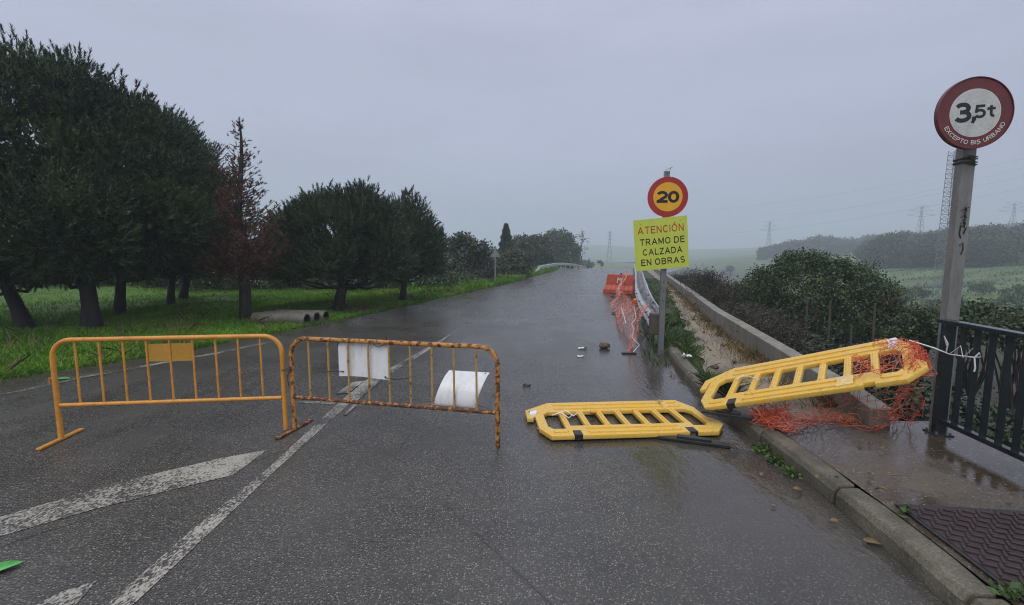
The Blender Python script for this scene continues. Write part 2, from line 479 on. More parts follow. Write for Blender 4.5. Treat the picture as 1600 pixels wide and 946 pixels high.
def asphalt():
    m, nt, N, L, b = new_mat('wet_asphalt')
    co = objco(nt)
    at_ = N.new('ShaderNodeAttribute'); at_.attribute_name = 'wet'
    big = noise(nt, .55, 5, .6, co)
    st = noise(nt, 1.0, 4, .6, objco(nt, (2.2, .35, 1)))
    wet = mathn(nt, 'ADD', at_.outputs['Fac'], mathn(nt, 'MULTIPLY', mathn(nt, 'SUBTRACT', big.outputs['Fac'], .5), 1.7))
    wet = mathn(nt, 'ADD', wet, mathn(nt, 'MULTIPLY', mathn(nt, 'SUBTRACT', st.outputs['Fac'], .5), 1.2), True)
    v = N.new('ShaderNodeTexVoronoi'); v.inputs['Scale'].default_value = 76; L.new(co, v.inputs['Vector'])
    v2 = N.new('ShaderNodeTexVoronoi'); v2.inputs['Scale'].default_value = 105; L.new(co, v2.inputs['Vector'])
    def stones(vn, lo, hi, amt):
        d_ = ramp(nt, vn.outputs['Distance'], [(.18, 1.0), (.46, 0.0)])
        sv = N.new('ShaderNodeSeparateColor'); L.new(vn.outputs['Color'], sv.inputs[0])
        return mathn(nt, 'MULTIPLY', d_, ramp(nt, sv.outputs[0], [(lo, 0.0), (hi, amt)])), sv
    s1_, sv1 = stones(v, .25, 1.0, 1.0)
    s2_, sv2 = stones(v2, .15, 1.0, .8)
    tint = ramp(nt, sv1.outputs[1], [(0.0, (.48, .43, .35)), (1.0, (.27, .25, .22))])
    patch = ramp(nt, noise(nt, .8, 5, .65, co).outputs['Fac'], [(.3, (.032, .030, .027)), (.7, (.078, .073, .067))])
    dry = mathn(nt, 'SUBTRACT', 1.0, mathn(nt, 'MULTIPLY', wet, .62))
    c = mixc(nt, mathn(nt, 'MULTIPLY', s2_, dry), patch, (.20, .185, .16))
    c = mixc(nt, mathn(nt, 'MULTIPLY', s1_, dry), c, tint)
    wv = noise(nt, 1.3, 4, .6, co)
    wp = N.new('ShaderNodeMixRGB'); wp.inputs[0].default_value = .16; L.new(co, wp.inputs[1]); L.new(wv.outputs['Color'], wp.inputs[2])
    ck = N.new('ShaderNodeTexVoronoi'); ck.feature = 'DISTANCE_TO_EDGE'; ck.inputs['Scale'].default_value = .42; L.new(wp.outputs[0], ck.inputs['Vector'])
    crack = mathn(nt, 'MULTIPLY', ramp(nt, ck.outputs['Distance'], [(.0015, 1.0), (.0045, 0.0)]), ramp(nt, noise(nt, .35, 3, .6, co).outputs['Fac'], [(.44, 0.0), (.56, .8)]))
    c = mixc(nt, crack, c, (.012, .011, .010))
    mud = N.new('ShaderNodeAttribute'); mud.attribute_name = 'mud'
    c = mixc(nt, mathn(nt, 'MULTIPLY', mud.outputs['Fac'], .75), c, (.055, .046, .036))
    L.new(c, b.inputs['Base Color'])
    far_ = N.new('ShaderNodeAttribute'); far_.attribute_name = 'film'
    rough_wet = mixc(nt, far_.outputs['Fac'], .10, .27)
    L.new(mixc(nt, wet, .31, rough_wet), b.inputs['Roughness'])
    b.inputs['IOR'].default_value = 1.52
    h = mathn(nt, 'ADD', mathn(nt, 'MULTIPLY', v.outputs['Distance'], -1.0), mathn(nt, 'MULTIPLY', v2.outputs['Distance'], -.5))
    bs = mathn(nt, 'SUBTRACT', .60, mathn(nt, 'MULTIPLY', wet, .58))
    n1 = bump(nt, b, h, bs, .008)
    rip = noise(nt, 7, 3, .6, objco(nt, (2.2, .9, 1)))
    bump(nt, b, rip.outputs['Fac'], mathn(nt, 'MULTIPLY', mathn(nt, 'MULTIPLY', wet, .34), mathn(nt, 'SUBTRACT', 1.0, mathn(nt, 'MULTIPLY', far_.outputs['Fac'], .75))), .02, n1)
    return m

def paint_mat(name, keep):
    """road paint worn through to the asphalt"""
    m, nt, N, L, b = new_mat(name)
    co = objco(nt)
    n1 = noise(nt, 1.6, 5, .7, co); n2 = noise(nt, 70, 3, .7, objco(nt, (1, .6, 1)))
    s = mathn(nt, 'ADD', mathn(nt, 'MULTIPLY', n1.outputs['Fac'], .45), mathn(nt, 'MULTIPLY', n2.outputs['Fac'], .55))
    f = ramp(nt, s, [(keep - .03, 0.0), (keep + .04, 1.0)])
    L.new(mixc(nt, f, (.40, .375, .32), (.050, .047, .045)), b.inputs['Base Color'])
    b.inputs['Roughness'].default_value = .38
    bump(nt, b, n2.outputs['Fac'], .5, .006)
    return m

def ground_mat():
    m, nt, N, L, b = new_mat('ground_cover')
    co = objco(nt)
    za = N.new('ShaderNodeAttribute'); za.attribute_name = 'field'
    zb = N.new('ShaderNodeAttribute'); zb.attribute_name = 'scrub'
    n1 = noise(nt, .5, 6, .65, co); n2 = noise(nt, 14, 4, .7, co)
    g1 = mixc(nt, ramp(nt, n2.outputs['Fac'], [(.35, 0.0), (.65, 1.0)]), (.045, .095, .012), (.090, .180, .022))
    n3 = noise(nt, .11, 6, .7, objco(nt, (.5, 1.3, 1)))
    g2 = ramp(nt, n3.outputs['Fac'], [(.34, (.042, .062, .022)), (.47, (.095, .155, .040)), (.55, (.125, .21, .048)), (.68, (.14, .185, .066))])
    g2 = mixc(nt, mathn(nt, 'MULTIPLY', n1.outputs['Fac'], .5), g2, (.055, .070, .034))
    g3 = mixc(nt, n1.outputs['Fac'], (.020, .022, .012), (.042, .034, .022))
    c = mixc(nt, za.outputs['Fac'], g1, g2)
    c = mixc(nt, zb.outputs['Fac'], c, g3)
    L.new(c, b.inputs['Base Color'])
    b.inputs['Roughness'].default_value = .8
    bump(nt, b, n2.outputs['Fac'], .6, .03)
    return m

def dirt_mat():
    m, nt, N, L, b = new_mat('wet_sandy_dirt')
    co = objco(nt)
    n1 = noise(nt, 1.4, 6, .65, co); n2 = noise(nt, 26, 5, .7, co)
    s = mathn(nt, 'ADD', mathn(nt, 'MULTIPLY', n1.outputs['Fac'], .6), mathn(nt, 'MULTIPLY', n2.outputs['Fac'], .4))
    L.new(ramp(nt, s, [(.36, (.075, .065, .032)), (.46, (.18, .14, .085)), (.55, (.29, .23, .155)), (.66, (.19, .135, .075))]), b.inputs['Base Color'])
    L.new(ramp(nt, n1.outputs['Fac'], [(.4, .30), (.6, .65)]), b.inputs['Roughness'])
    bump(nt, b, n2.outputs['Fac'], .6, .02)
    return m

def pavement_mat():
    m, nt, N, L, b = new_mat('wet_pavement')
    co = objco(nt)
    n1 = noise(nt, 1.8, 6, .65, co); n2 = noise(nt, 38, 5, .7, co)
    s = mathn(nt, 'ADD', mathn(nt, 'MULTIPLY', n1.outputs['Fac'], .6), mathn(nt, 'MULTIPLY', n2.outputs['Fac'], .4))
    c = ramp(nt, s, [(.38, (.030, .021, .014)), (.5, (.072, .054, .036)), (.64, (.135, .108, .076))])
    v = N.new('ShaderNodeTexVoronoi'); v.inputs['Scale'].default_value = 42; L.new(co, v.inputs['Vector'])
    sv = N.new('ShaderNodeSeparateColor'); L.new(v.outputs['Color'], sv.inputs[0])
    fl = mathn(nt, 'MULTIPLY', ramp(nt, v.outputs['Distance'], [(.15, 1.0), (.3, 0.0)]), ramp(nt, sv.outputs[0], [(.60, 0.0), (.95, 1.0)]))
    c = mixc(nt, fl, c, (.34, .31, .25))
    L.new(c, b.inputs['Base Color'])
    wet = ramp(nt, n1.outputs['Fac'], [(.48, 0.0), (.64, 1.0)])
    L.new(mixc(nt, wet, .07, .34), b.inputs['Roughness'])
    bump(nt, b, n2.outputs['Fac'], mixc(nt, wet, .06, .5), .012)
    return m

def kerb_mat():
    m, nt, N, L, b = new_mat('mossy_kerb_concrete')
    co = objco(nt)
    n1 = noise(nt, 2.6, 6, .65, co); n2 = noise(nt, 70, 5, .75, co)
    s = mathn(nt, 'ADD', mathn(nt, 'MULTIPLY', n1.outputs['Fac'], .5), mathn(nt, 'MULTIPLY', n2.outputs['Fac'], .5))
    L.new(ramp(nt, s, [(.36, (.040, .034, .024)), (.5, (.115, .102, .072)), (.62, (.23, .205, .145))]), b.inputs['Base Color'])
    b.inputs['Roughness'].default_value = .55
    bump(nt, b, n2.outputs['Fac'], .7, .01)
    return m

MT['asphalt'], MT['paint'], MT['paint_thin'] = asphalt(), paint_mat('worn_road_paint', .492), paint_mat('faint_road_paint', .465)
MT['ground'], MT['dirt'], MT['pave'], MT['kerb'] = ground_mat(), dirt_mat(), pavement_mat(), kerb_mat()
MT['water'] = mat('pale_river_water', (.10, .11, .12), rough=.08, fine=False)
MT['cover'] = mat('maroon_cast_iron', (.050, .027, .027), (.030, .018, .018), 6, (.4, .7), .30, metal=.1, bmp=.3, bscale=80)

# ------------------------------------------------------------------ setting: edges of the road, path and wall
def edge(px, z, before, after):
    p = [at(x, y, z) for x, y in px]
    a = np.array(before + [(q.x, q.y) for q in p] + after)
    return a[np.argsort(a[:, 1])]

LE = edge([(0, 592), (95, 579), (228, 563), (421, 522), (518, 503), (640, 477), (740, 455), (800, 442), (826, 434)], 0,
          [(-9.2, -14), (-8.6, 0), (-7.9, 4)], [(5.6, 52), (12.5, 75), (24, 105), (60, 180)])
RE = edge([(1493, 946), (1444, 905), (1334, 816), (1279, 769), (1202, 701), (1150, 669), (1061, 590), (1042, 551),
           (1018, 520), (1003, 490), (995, 465), (990, 440)], 0,
          [(.2, -14), (1.75, 0)], [(12.6, 48), (19.6, 75), (31, 105), (67, 180)])
_we = [(1358, 632, .33), (1236, 557, .41), (1163, 513, .45), (1115, 485, .45), (1077, 456, .45), (1039, 429, .45)]
WE = edge([], 0, [tuple(at(*p)[:2]) for p in _we],
          [(14.5, 48), (21.5, 75), (33, 105), (69, 180)])
def smooth_edge(E):
    ys = np.concatenate([np.arange(-14, 60, .25), np.arange(60, 181, 3.0)])
    xs = np.interp(ys, E[:, 1], E[:, 0])
    for _ in range(2):
        k = np.ones(7) / 7
        xp = np.pad(xs, 3, mode='edge'); sm = np.convolve(xp, k, 'valid')
        sel = (ys > -12) & (ys < 58); xs[sel] = sm[sel]
    return ys, xs
LEs, REs = smooth_edge(LE), smooth_edge(RE)
xl = lambda Y: np.interp(Y, *LEs)
xr = lambda Y: np.interp(Y, *REs)
W0 = WE[0, 1]
def xw(Y):
    Y = np.asarray(Y, float)
    rail = 3.56 + (Y - 3.1) * .13
    return np.where(Y < W0 + .3, np.maximum(rail + .25, 0), np.interp(Y, WE[:, 1], WE[:, 0]))
def zr(Y):
    Y = np.asarray(Y, float)
    d = np.clip(Y - 46, 0, None)
    return -np.minimum(.0016 * d * d, 4.0 + 0 * d) - .01

def hash_noise(X, Y, s):
    return (np.sin(X * 1.7 / s + 1.3) * np.cos(Y * 1.3 / s + .4) + .5 * np.sin(X * 3.1 / s + Y * 2.3 / s) + .3 * np.cos(X * 5.3 / s - Y * 4.7 / s + 2)) / 1.8

def terrain(X, Y):
    X, Y = np.asarray(X, float), np.asarray(Y, float)
    Yc = np.clip(Y, -14, 180)
    l, r, w = xl(Yc), xr(Yc), xw(Yc)
    base = zr(Y)
    dl, dr, dw = l - X, X - r, X - (w + .2)
    s = X - .25 * Y
    hill = np.minimum(.085 * np.clip(s - 35, 0, None), 15 + .02 * np.clip(s - 35, 0, None))
    hill = hill * smooth(-20, 30, Y)
    far = -4.0 + hill + 20 * smooth(470, 780, Y) * (.55 + .45 * np.sin(X / 170 + 1)) * smooth(420, 120, X - 0 * Y)
    far = far + .5 * hash_noise(X, Y, 22) * smooth(20, 60, np.hypot(X, Y))
    far = far - .9 * smooth(318, 335, Y) * smooth(445, 425, Y) * smooth(330, 270, X)
    # left verge, flat, lumpy
    left = base + .035 + .10 * smooth(0, 3, dl) + .07 * hash_noise(X, Y, 2.2) * smooth(.3, 2.5, dl) + .35 * smooth(6, 16, dl) * smooth(30, 10, Y)
    left = np.where(Y > 60, left + 0, left)
    # right strip up to the wall, then down the bank into the valley
    strip = base - .14 + (.225 + .02 * hash_noise(X, Y, .8)) * np.where(Y < 7.9, smooth(.04, .26, dr), smooth(-.2, .1, dr))
    bank = np.where(dw > 0, strip - .25 * smooth(0, .3, dw) - 2.0 * smooth(0, 6.5, dw) - 1.6 * smooth(5, 26, dw), strip)
    bank = bank + .22 * hash_noise(X, Y, 1.6) * smooth(1.2, 4, dw)
    t = smooth(12, 38, dw)
    right = bank * (1 - t) + far * t
    road = base - .14
    z = np.where(dl > 0, left, np.where(dr > 0, right, road))
    z = np.where((dl > -.12) & (dl <= 0), base - .02 - .12 * np.clip(-dl / .12, 0, 1), z)
    t2 = smooth(75, 140, Y) * np.ones_like(X)
    z = np.where(dr > 0, z, z * (1 - t2) + np.minimum(far, base - .14) * t2)
    t3 = smooth(40, 120, dl) * smooth(-30, 60, Y)
    return np.where(dl > 0, z * (1 - t3) + far * t3, z)

def ground_at(x, y):
    d = ray(x, y); Y = 2.0
    while Y < 400:
        t = Y / d.y
        if EYE + d.z * t <= float(terrain(d.x * t, Y)): break
        Y += .02
    t = Y / d.y
    return Vector((d.x * t, Y, float(terrain(d.x * t, Y))))

gx = np.concatenate([np.linspace(-820, -120, 24), np.linspace(-110, -22, 30), np.arange(-21.5, 24, .22), np.linspace(24.6, 60, 60), np.linspace(61, 160, 50), np.linspace(165, 820, 50)])
gy = np.concatenate([np.linspace(-820, -40, 12), np.linspace(-36, -6, 14), np.arange(-5.5, 26, .22), np.linspace(26.5, 62, 70), np.linspace(63, 160, 60), np.linspace(165, 460, 60), np.linspace(468, 820, 30)])
GX, GY = np.meshgrid(gx, gy)
GZ = terrain(GX, GY)
Yc = np.clip(GY, -14, 180)
dwG = GX - (xw(Yc) + .2)
fieldA = np.maximum(smooth(13, 30, dwG), smooth(90, 140, GY))
scrubA = np.maximum(smooth(-.1, .4, dwG) * (1 - smooth(14, 30, dwG + 6 * hash_noise(GX, GY, 5))), .75 * smooth(.0, .2, GX - xr(Yc)) * smooth(.2, 0, dwG))
g = grid_mesh('ground', np.stack([GX, GY, GZ], -1), MT['ground'], {'field': fieldA, 'scrub': scrubA})
tag(g, kind='structure')

# road sheet
ry = np.concatenate([np.arange(-13, 14, .2), np.arange(14, 60, .5), np.arange(60, 176, 3.0)])
tt = np.linspace(0, 1, 41)
L_, R_ = xl(ry), xr(ry)
RX = L_[:, None] + (R_ - L_)[:, None] * tt[None]
RY = np.repeat(ry[:, None], 41, 1)
RZ = zr(RY) + .01 + 0 * RX
d_k = R_[:, None] - RX
pud = smooth(1.55, .5, d_k + .25 * hash_noise(RX, RY, .7)) * smooth(1.2, 3.2, RY) * smooth(16, 7, RY)
pud2 = smooth(.75, .2, np.hypot((RX - 1.05) / 1.9, (RY - 4.1) / .9) + .15 * hash_noise(RX, RY, .5))
farw = .54 * smooth(4.5, 11, RY) - .10 * smooth(-2.2, -4.5, RX) * smooth(14, 9, RY)
wet = np.clip(.28 + .95 * np.maximum(pud, pud2) + farw + .10 * smooth(-.6, .8, RX), 0, 1.2)
film = smooth(4.5, 8, RY) * (1 - .75 * pud)
mud = np.clip(pud * .8 + .3 * pud2 + .5 * smooth(.8, .05, RX - L_[:, None]), 0, 1)
tag(grid_mesh('road', np.stack([RX, RY, RZ], -1), MT['asphalt'], {'wet': wet, 'mud': mud, 'film': film}), kind='structure')

# painted markings, 4 mm above the road
def marking(name, polys, m, z=.004):
    mb = MB()
    for poly in polys:
        mb.add([at(x, y, z) for x, y in poly], [tuple(range(len(poly)))[::-1]])
    return tag(mb.build(name, m), kind='structure')
def band(pl, pr):
    return [[pl[i], pl[i + 1], pr[i + 1], pr[i]] for i in range(len(pl) - 1)]
marking('centre_line', band([(150, 960), (295, 832), (421, 730), (526, 632), (572, 594), (606, 577), (671, 542), (712, 517)],
                            [(192, 960), (328, 832), (436, 730), (547, 630), (596, 592), (622, 577), (678, 542), (715, 516)]), MT['paint'])
marking('old_centre_line', [[(548, 627), (585, 598), (592, 598), (557, 627)], [(536, 648), (553, 632), (558, 633), (541, 649)],
                            [(523, 616), (552, 597), (570, 595), (545, 614)], [(618, 574), (672, 540), (676, 538), (626, 574)]], MT['paint_thin'], .009)
marking('hatch_stripe', [[(-40, 850), (0, 838), (150, 795), (250, 770), (365, 742), (418, 703), (350, 715), (180, 755), (0, 808), (-40, 820)]], MT['paint'])
marking('hatch_stripe', [[(30, 960), (105, 960), (152, 907), (95, 925)]], MT['paint'])
marking('cross_line', [[(466, 626), (526, 628.6), (522, 632), (466, 630)]], MT['paint'])
ep = [(0, 617), (60, 605), (130, 589), (200, 577), (260, 566), (330, 554), (420, 535)]
marking('edge_line', band([(x, y - 1.6) for x, y in ep], [(x, y + 1.4) for x, y in ep]), MT['paint_thin'])

# kerb: stones along the right edge
kb = MB()
kys = list(np.arange(-12, 7.6, 1.0))
prof = [(0.0, -.12), (.008, .085), (.035, .128), (.165, .134), (.168, -.12)]
for i, y0 in enumerate(kys):
    ya, yb = y0 + .012, min(y0 + .988, 7.75)
    dz = random.uniform(-.006, .006); dx = random.uniform(-.006, .006)
    vs = []; n = 4
    for k in range(n + 1):
        y = ya + (yb - ya) * k / n; x = float(xr(y)) + dx
        s_ = float(xr(y + .1) - xr(y - .1)) / .2
        nn = Vector((1, -s_, 0)).normalized()
        q = .012 if k in (0, n) else 0
        for (a, b) in prof:
            vs.append(Vector((x, y, 0)) + nn * (a + (q if a < .1 else 0)) + Vector((0, 0, b + dz - (q if b > 0 else 0))))
    m_ = len(prof); fs = []
    for k in range(n):
        for j in range(m_ - 1): fs.append((k * m_ + j, k * m_ + j + 1, (k + 1) * m_ + j + 1, (k + 1) * m_ + j))
    fs += [tuple(range(m_))[::-1], tuple(n * m_ + j for j in range(m_))]
    kb.add(vs, fs)
tag(kb.build('kerb', MT['kerb'], bevel=.012), kind='structure')

# pavement slab and dirt path
def strip(name, ys, fa, fb, z, m, n=14, lump=0.0):
    ys = np.asarray(ys); t = np.linspace(0, 1, n)
    A, B = np.array([fa(y) for y in ys]), np.array([fb(y) for y in ys])
    X = A[:, None] + (B - A)[:, None] * t[None]; Y = np.repeat(ys[:, None], n, 1)
    Z = np.array([z(y) if callable(z) else z for y in ys])[:, None] + lump * hash_noise(X, Y, .35) * np.sin(np.pi * t)[None]
    return tag(grid_mesh(name, np.stack([X, Y, Z], -1), m), kind='structure')
PAVE_END = 4.30
strip('pavement', np.arange(-12, PAVE_END + .01, .18), lambda y: float(xr(y)) + .17, lambda y: float(xw(min(y, 3.9))) + .05, lambda y: .128, MT['pave'], 16, .008)
pl_px = [at(1112, 590, .13), at(1093, 536, .13), at(1061, 479, .13), at(1046, 450, .13)]
pl_y = [p.y for p in pl_px]; pl_x = [p.x for p in pl_px]
def path_l(y):
    base_ = float(np.interp(y, [PAVE_END] + pl_y + [48], [float(xr(PAVE_END)) + .17] + pl_x + [float(xr(48)) + 1.2]))
    return max(base_ - .08 + .05 * math.sin(y * 3.1) + .03 * math.sin(y * 7.7), float(xr(y)) + .17)
strip('path', list(np.arange(PAVE_END - .06, 20, .16)) + list(np.arange(20, 60, 1.0)), path_l, lambda y: float(xw(max(y, W0 + .35))) + .02, lambda y: float(zr(y)) + .128, MT['dirt'], 14, .02)

# river far away in the valley
rv = MB().add([(-500, 322, -4.35), (340, 322, -4.35), (340, 440, -4.35), (-500, 440, -4.35)], [(0, 1, 2, 3)])
tag(rv.build('river', MT['water']), kind='structure')

# ------------------------------------------------------------------ low concrete wall
wb = MB()
wys = [W0 - .02] + list(np.arange(W0 + .4, 30, .6)) + list(np.arange(30, 60, 2.0))
vs = []; fs = []
for i, y in enumerate(wys):
    x = float(np.interp(y, WE[:, 1], WE[:, 0])); zb_ = float(zr(y)); top = zb_ + float(np.interp(y, [W0, 5.8, 8], [.34, .42, .46])) - (.03 if i == 0 else 0)
    vs += [(x, y, zb_ - .9), (x, y, top), (x + .2, y, top), (x + .2, y, zb_ - .9)]
for i in range(len(wys) - 1):
    a, b = 4 * i, 4 * i + 4
    fs += [(a, a + 1, b + 1, b), (a + 1, a + 2, b + 2, b + 1), (a + 2, a + 3, b + 3, b + 2)]
fs += [(3, 2, 1, 0), tuple(len(vs) - 4 + k for k in range(4))]
wb.add(vs, fs)
def wall_mat():
    m, nt, N, L, b = new_mat('streaked_wall_concrete')
    co = objco(nt)
    n1 = noise(nt, 2.2, 6, .65, co); n2 = noise(nt, 60, 5, .7, co); n3 = noise(nt, 5, 4, .7, objco(nt, (2.5, 2.5, .25)))
    c = mixc(nt, ramp(nt, n1.outputs['Fac'], [(.36, 0.0), (.7, 1.0)]), (.27, .25, .205), (.14, .128, .10))
    c = mixc(nt, ramp(nt, n3.outputs['Fac'], [(.5, 0.0), (.68, .7)]), c, (.085, .078, .058))
    c = mixc(nt, ramp(nt, n2.outputs['Fac'], [(.56, 0.0), (.7, .4)]), c, (.07, .065, .05))
    sp = N.new('ShaderNodeSeparateXYZ'); L.new(co, sp.inputs[0])
    fr = mathn(nt, 'FRACT', mathn(nt, 'MULTIPLY', sp.outputs['Y'], .55))
    jt = mathn(nt, 'LESS_THAN', fr, .006)
    c = mixc(nt, mathn(nt, 'MULTIPLY', jt, .75), c, (.03, .028, .024))
    L.new(c, b.inputs['Base Color']); b.inputs['Roughness'].default_value = .55
    bump(nt, b, mathn(nt, 'SUBTRACT', n2.outputs['Fac'], jt), .4, .01)
    return m
tag(wb.build('low_wall', wall_mat(), bevel=.012), 'low grey concrete wall bordering the sandy footpath', 'wall')

# ------------------------------------------------------------------ foliage builders
def rnd_dirs(rg, n):
    d = rg.normal(size=(n, 3)); return d / np.linalg.norm(d, axis=1, keepdims=True)

def needles(rg, P, D, Ls, K, nl, w, spread=(.45, 1.05)):
    n = len(P)
    s = rg.random((n, K, 1)) ** .8
    base = P[:, None] + D[:, None] * Ls[:, None, None] * s
    r = rnd_dirs(rg, n * K).reshape(n, K, 3)
    r = r - D[:, None] * (r * D[:, None]).sum(-1, keepdims=True)
    r /= np.linalg.norm(r, axis=-1, keepdims=True) + 1e-9
    a = rg.uniform(spread[0], spread[1], (n, K, 1)) * (1.15 - .6 * s)
    d = D[:, None] * np.cos(a) + r * np.sin(a)
    side = np.cross(d, r + .3 * rnd_dirs(rg, n * K).reshape(n, K, 3)); side /= np.linalg.norm(side, axis=-1, keepdims=True) + 1e-9
    L = nl * rg.uniform(.7, 1.2, (n, K, 1))
    v = np.stack([base - side * w / 2, base + side * w / 2, base + d * L], 2)
    return v.reshape(-1, 3)

def leaf_quads(rg, P, size, up=.35, D=None, elong=1.7):
    n = len(P)
    d = rnd_dirs(rg, n)
    if D is not None: d = d * .7 + D * .8
    d[:, 2] += .1; d /= np.linalg.norm(d, axis=1, keepdims=True)
    nrm = rnd_dirs(rg, n); nrm[:, 2] += up
    s = np.cross(d, nrm); s /= np.linalg.norm(s, axis=1, keepdims=True) + 1e-9
    L = (size * rg.uniform(.6, 1.25, n))[:, None]; W = L / elong
    v = np.stack([P, P + d * L * .5 + s * W * .5, P + d * L, P + d * L * .5 - s * W * .5], 1)
    return v.reshape(-1, 3)

def lobes_points(rg, lobes, n_clump, per, r_c, shell=(.72, 1.0), up_bias=.2):
    """clumps scattered over the outer part of each lobe; returns points, outward dirs, clump centres"""
    vol = np.array([l[3] * l[4] * l[5] for l in lobes]) ** .67
    cnt = np.maximum(1, (n_clump * vol / vol.sum()).astype(int))
    Ps, Ds, Cs = [], [], []
    for l, c in zip(lobes, cnt):
        ctr, rad = np.array(l[:3]), np.array(l[3:6])
        d = rnd_dirs(rg, c); d[:, 2] += up_bias * rg.random(c); d /= np.linalg.norm(d, axis=1, keepdims=True)
        f = rg.uniform(shell[0], shell[1], (c, 1)) * (1 + .07 * rg.normal(size=(c, 1)))
        C = ctr + d * rad * f
        inside = np.zeros(c, bool)
        for k in lobes:
            if k is l: continue
            q = (C - np.array(k[:3])) / np.array(k[3:6]); inside |= (q ** 2).sum(1) < .45
        C, dd = C[~inside], d[~inside]
        rc = r_c * rg.uniform(.7, 1.3, (len(C), 1, 1))
        o = rnd_dirs(rg, len(C) * per).reshape(len(C), per, 3)
        P = C[:, None] + o * rc * rg.random((len(C), per, 1)) ** .45
        D = o * .55 + dd[:, None] * .6
        Ps.append(P.reshape(-1, 3)); Ds.append(D.reshape(-1, 3)); Cs.append(C)
    return np.concatenate(Ps), np.concatenate(Ds), np.concatenate(Cs)

def limb(mb, a, b, r0, r1, rg, n=5, sag=.0):
    a, b = Vector(a), Vector(b); L = (b - a).length
    pts = []; rs = []
    for i in range(n + 1):
        t = i / n
        p = a.lerp(b, t) + Vector(rg.normal(size=3)) * .03 * L * (0 if i in (0,) else 1) + Vector((0, 0, -sag * L * math.sin(math.pi * t)))
        pts.append(p); rs.append(r0 + (r1 - r0) * t)
    mb.tube(pts, rs, 6)

def tree_root(name, px, Y, label, cat, group=None):
    x = (px - 800) / F * Y / (CP)          # close enough: the column of the trunk
    return x

def pine(name, label, base_px, crown_px, trunk_r, shoots, seed, mtl='pine', lean_top=None, nl=.085, K=28, group=None, clumps=150, rc=.42, w=.019, Y=None, upw=.5):
    """crown_px: (x, y, rx, ry) lobes in photo pixels at the tree's own distance; depth radius from rx"""
    rg = np.random.default_rng(seed)
    b = ground_at(*base_px); Yb = b.y; b.z -= .05
    root = thing(name, label, 'tree', b, 0, group)
    lobes = []
    for (x, y, rx, ry, *dy) in crown_px:
        dyv = dy[0] if dy else 0.0
        c = atY(x, y, Yb + dyv) - b; s = (Yb + dyv) / F
        lobes.append((c.x, c.y, c.z, rx * s, min(rx * s, 3.4), ry * s))
    per = max(4, shoots // clumps)
    P, D, C = lobes_points(rg, lobes, clumps, per, rc, (.70, 1.0))
    D[:, 2] += upw; D /= np.linalg.norm(D, axis=1, keepdims=True)
    keep = P[:, 2] > 1.0
    P, D = P[keep], D[keep]
    Ls = rg.uniform(.15, .36, len(P)) * nl / .11 * (1 + .35 * np.sin(P[:, 0] * 2.3 + seed) * np.sin(P[:, 2] * 2.9 + P[:, 1] * 1.7))
    V = needles(rg, P, D, Ls, K, nl, w)
    mesh_np('crown', V, 3, MT[mtl], root)
    top = max(lobes, key=lambda l: l[2] + l[5] * .3)
    tp = Vector(lean_top) if lean_top else Vector((top[0] * .9, top[1] * .9, top[2] + top[5] * .35))
    mb = MB()
    n = 8; pts = []; rs = []
    fork = min(1.9, tp.z * .45)
    for i in range(n + 1):
        t = i / n
        p = Vector((0, 0, 0)).lerp(tp, t) + Vector((math.sin(t * 5 + seed) * .10 * t, math.cos(t * 4 + seed) * .08 * t, 0))
        pts.append(p); rs.append(trunk_r * (1 - .72 * t) * (1.28 if i == 0 else 1.0))
    mb.tube(pts, rs, 10)
    bm = MB()
    sel = C[rg.permutation(len(C))[:34]]
    for c in sel:
        t = np.clip((c[2] * .55) / max(tp.z, .1), .22, .9); i = t * n
        p0 = pts[int(i)].lerp(pts[min(n, int(i) + 1)], i - int(i))
        limb(bm, p0, c, trunk_r * .30, .018, rg, 5, .06)
    mb.build('trunk', MT['bark'], root, True)
    bm.build('branches', MT['bark'], root, True)
    return root

def leafy(name, label, cat, base, lobes, mtl, leaf, n_clump, per, rc, seed, group=None, trunk=None, shell=(.6, 1.0), bark='bark', nb=16):
    """a broad-leaved tree or shrub; base is a world point, lobes are local"""
    rg = np.random.default_rng(seed)
    root = thing(name, label, cat, base, 0, group)
    P, D, C = lobes_points(rg, lobes, n_clump, per, rc, shell, .3)
    P = P[P[:, 2] > -.05]
    D = None
    mesh_np('crown' if trunk else 'foliage', leaf_quads(rg, P, leaf), 4, MT[mtl], root)
    mb = MB()
    if trunk:
        top = Vector((np.mean([l[0] for l in lobes]), np.mean([l[1] for l in lobes]), np.mean([l[2] for l in lobes])))
        limb(mb, (0, 0, -.1), top, trunk, trunk * .4, rg)
    sel = C[rg.permutation(len(C))[:nb]]
    for c in sel:
        a = (0, 0, 0) if not trunk else tuple(top * rg.uniform(.3, .9))
        limb(mb, a, c, (trunk or .05) * .5, .012, rg, 4, 0)
    mb.build('trunk' if trunk else 'stems', MT[bark], root, True)
    return root

def leafy_px(name, label, cat, Y, base_y, lobes_px, mtl, leaf, n_clump, per, rc, seed, group=None, trunk=None, gz=None, **kw):
    x0 = lobes_px[0][0]
    b = atY(x0, base_y, Y)
    b.z = float(terrain(b.x, b.y)) if gz is None else gz
    lobes = []
    for (x, y, rx, ry, *dy) in lobes_px:
        d = dy[0] if dy else 0
        c = atY(x, y, Y + d) - b; s = (Y + d) / F
        lobes.append((c.x, c.y, c.z, rx * s, rx * s * .9, ry * s))
    return leafy(name, label, cat, b, lobes, mtl, leaf, n_clump, per, rc, seed, group, trunk, **kw)

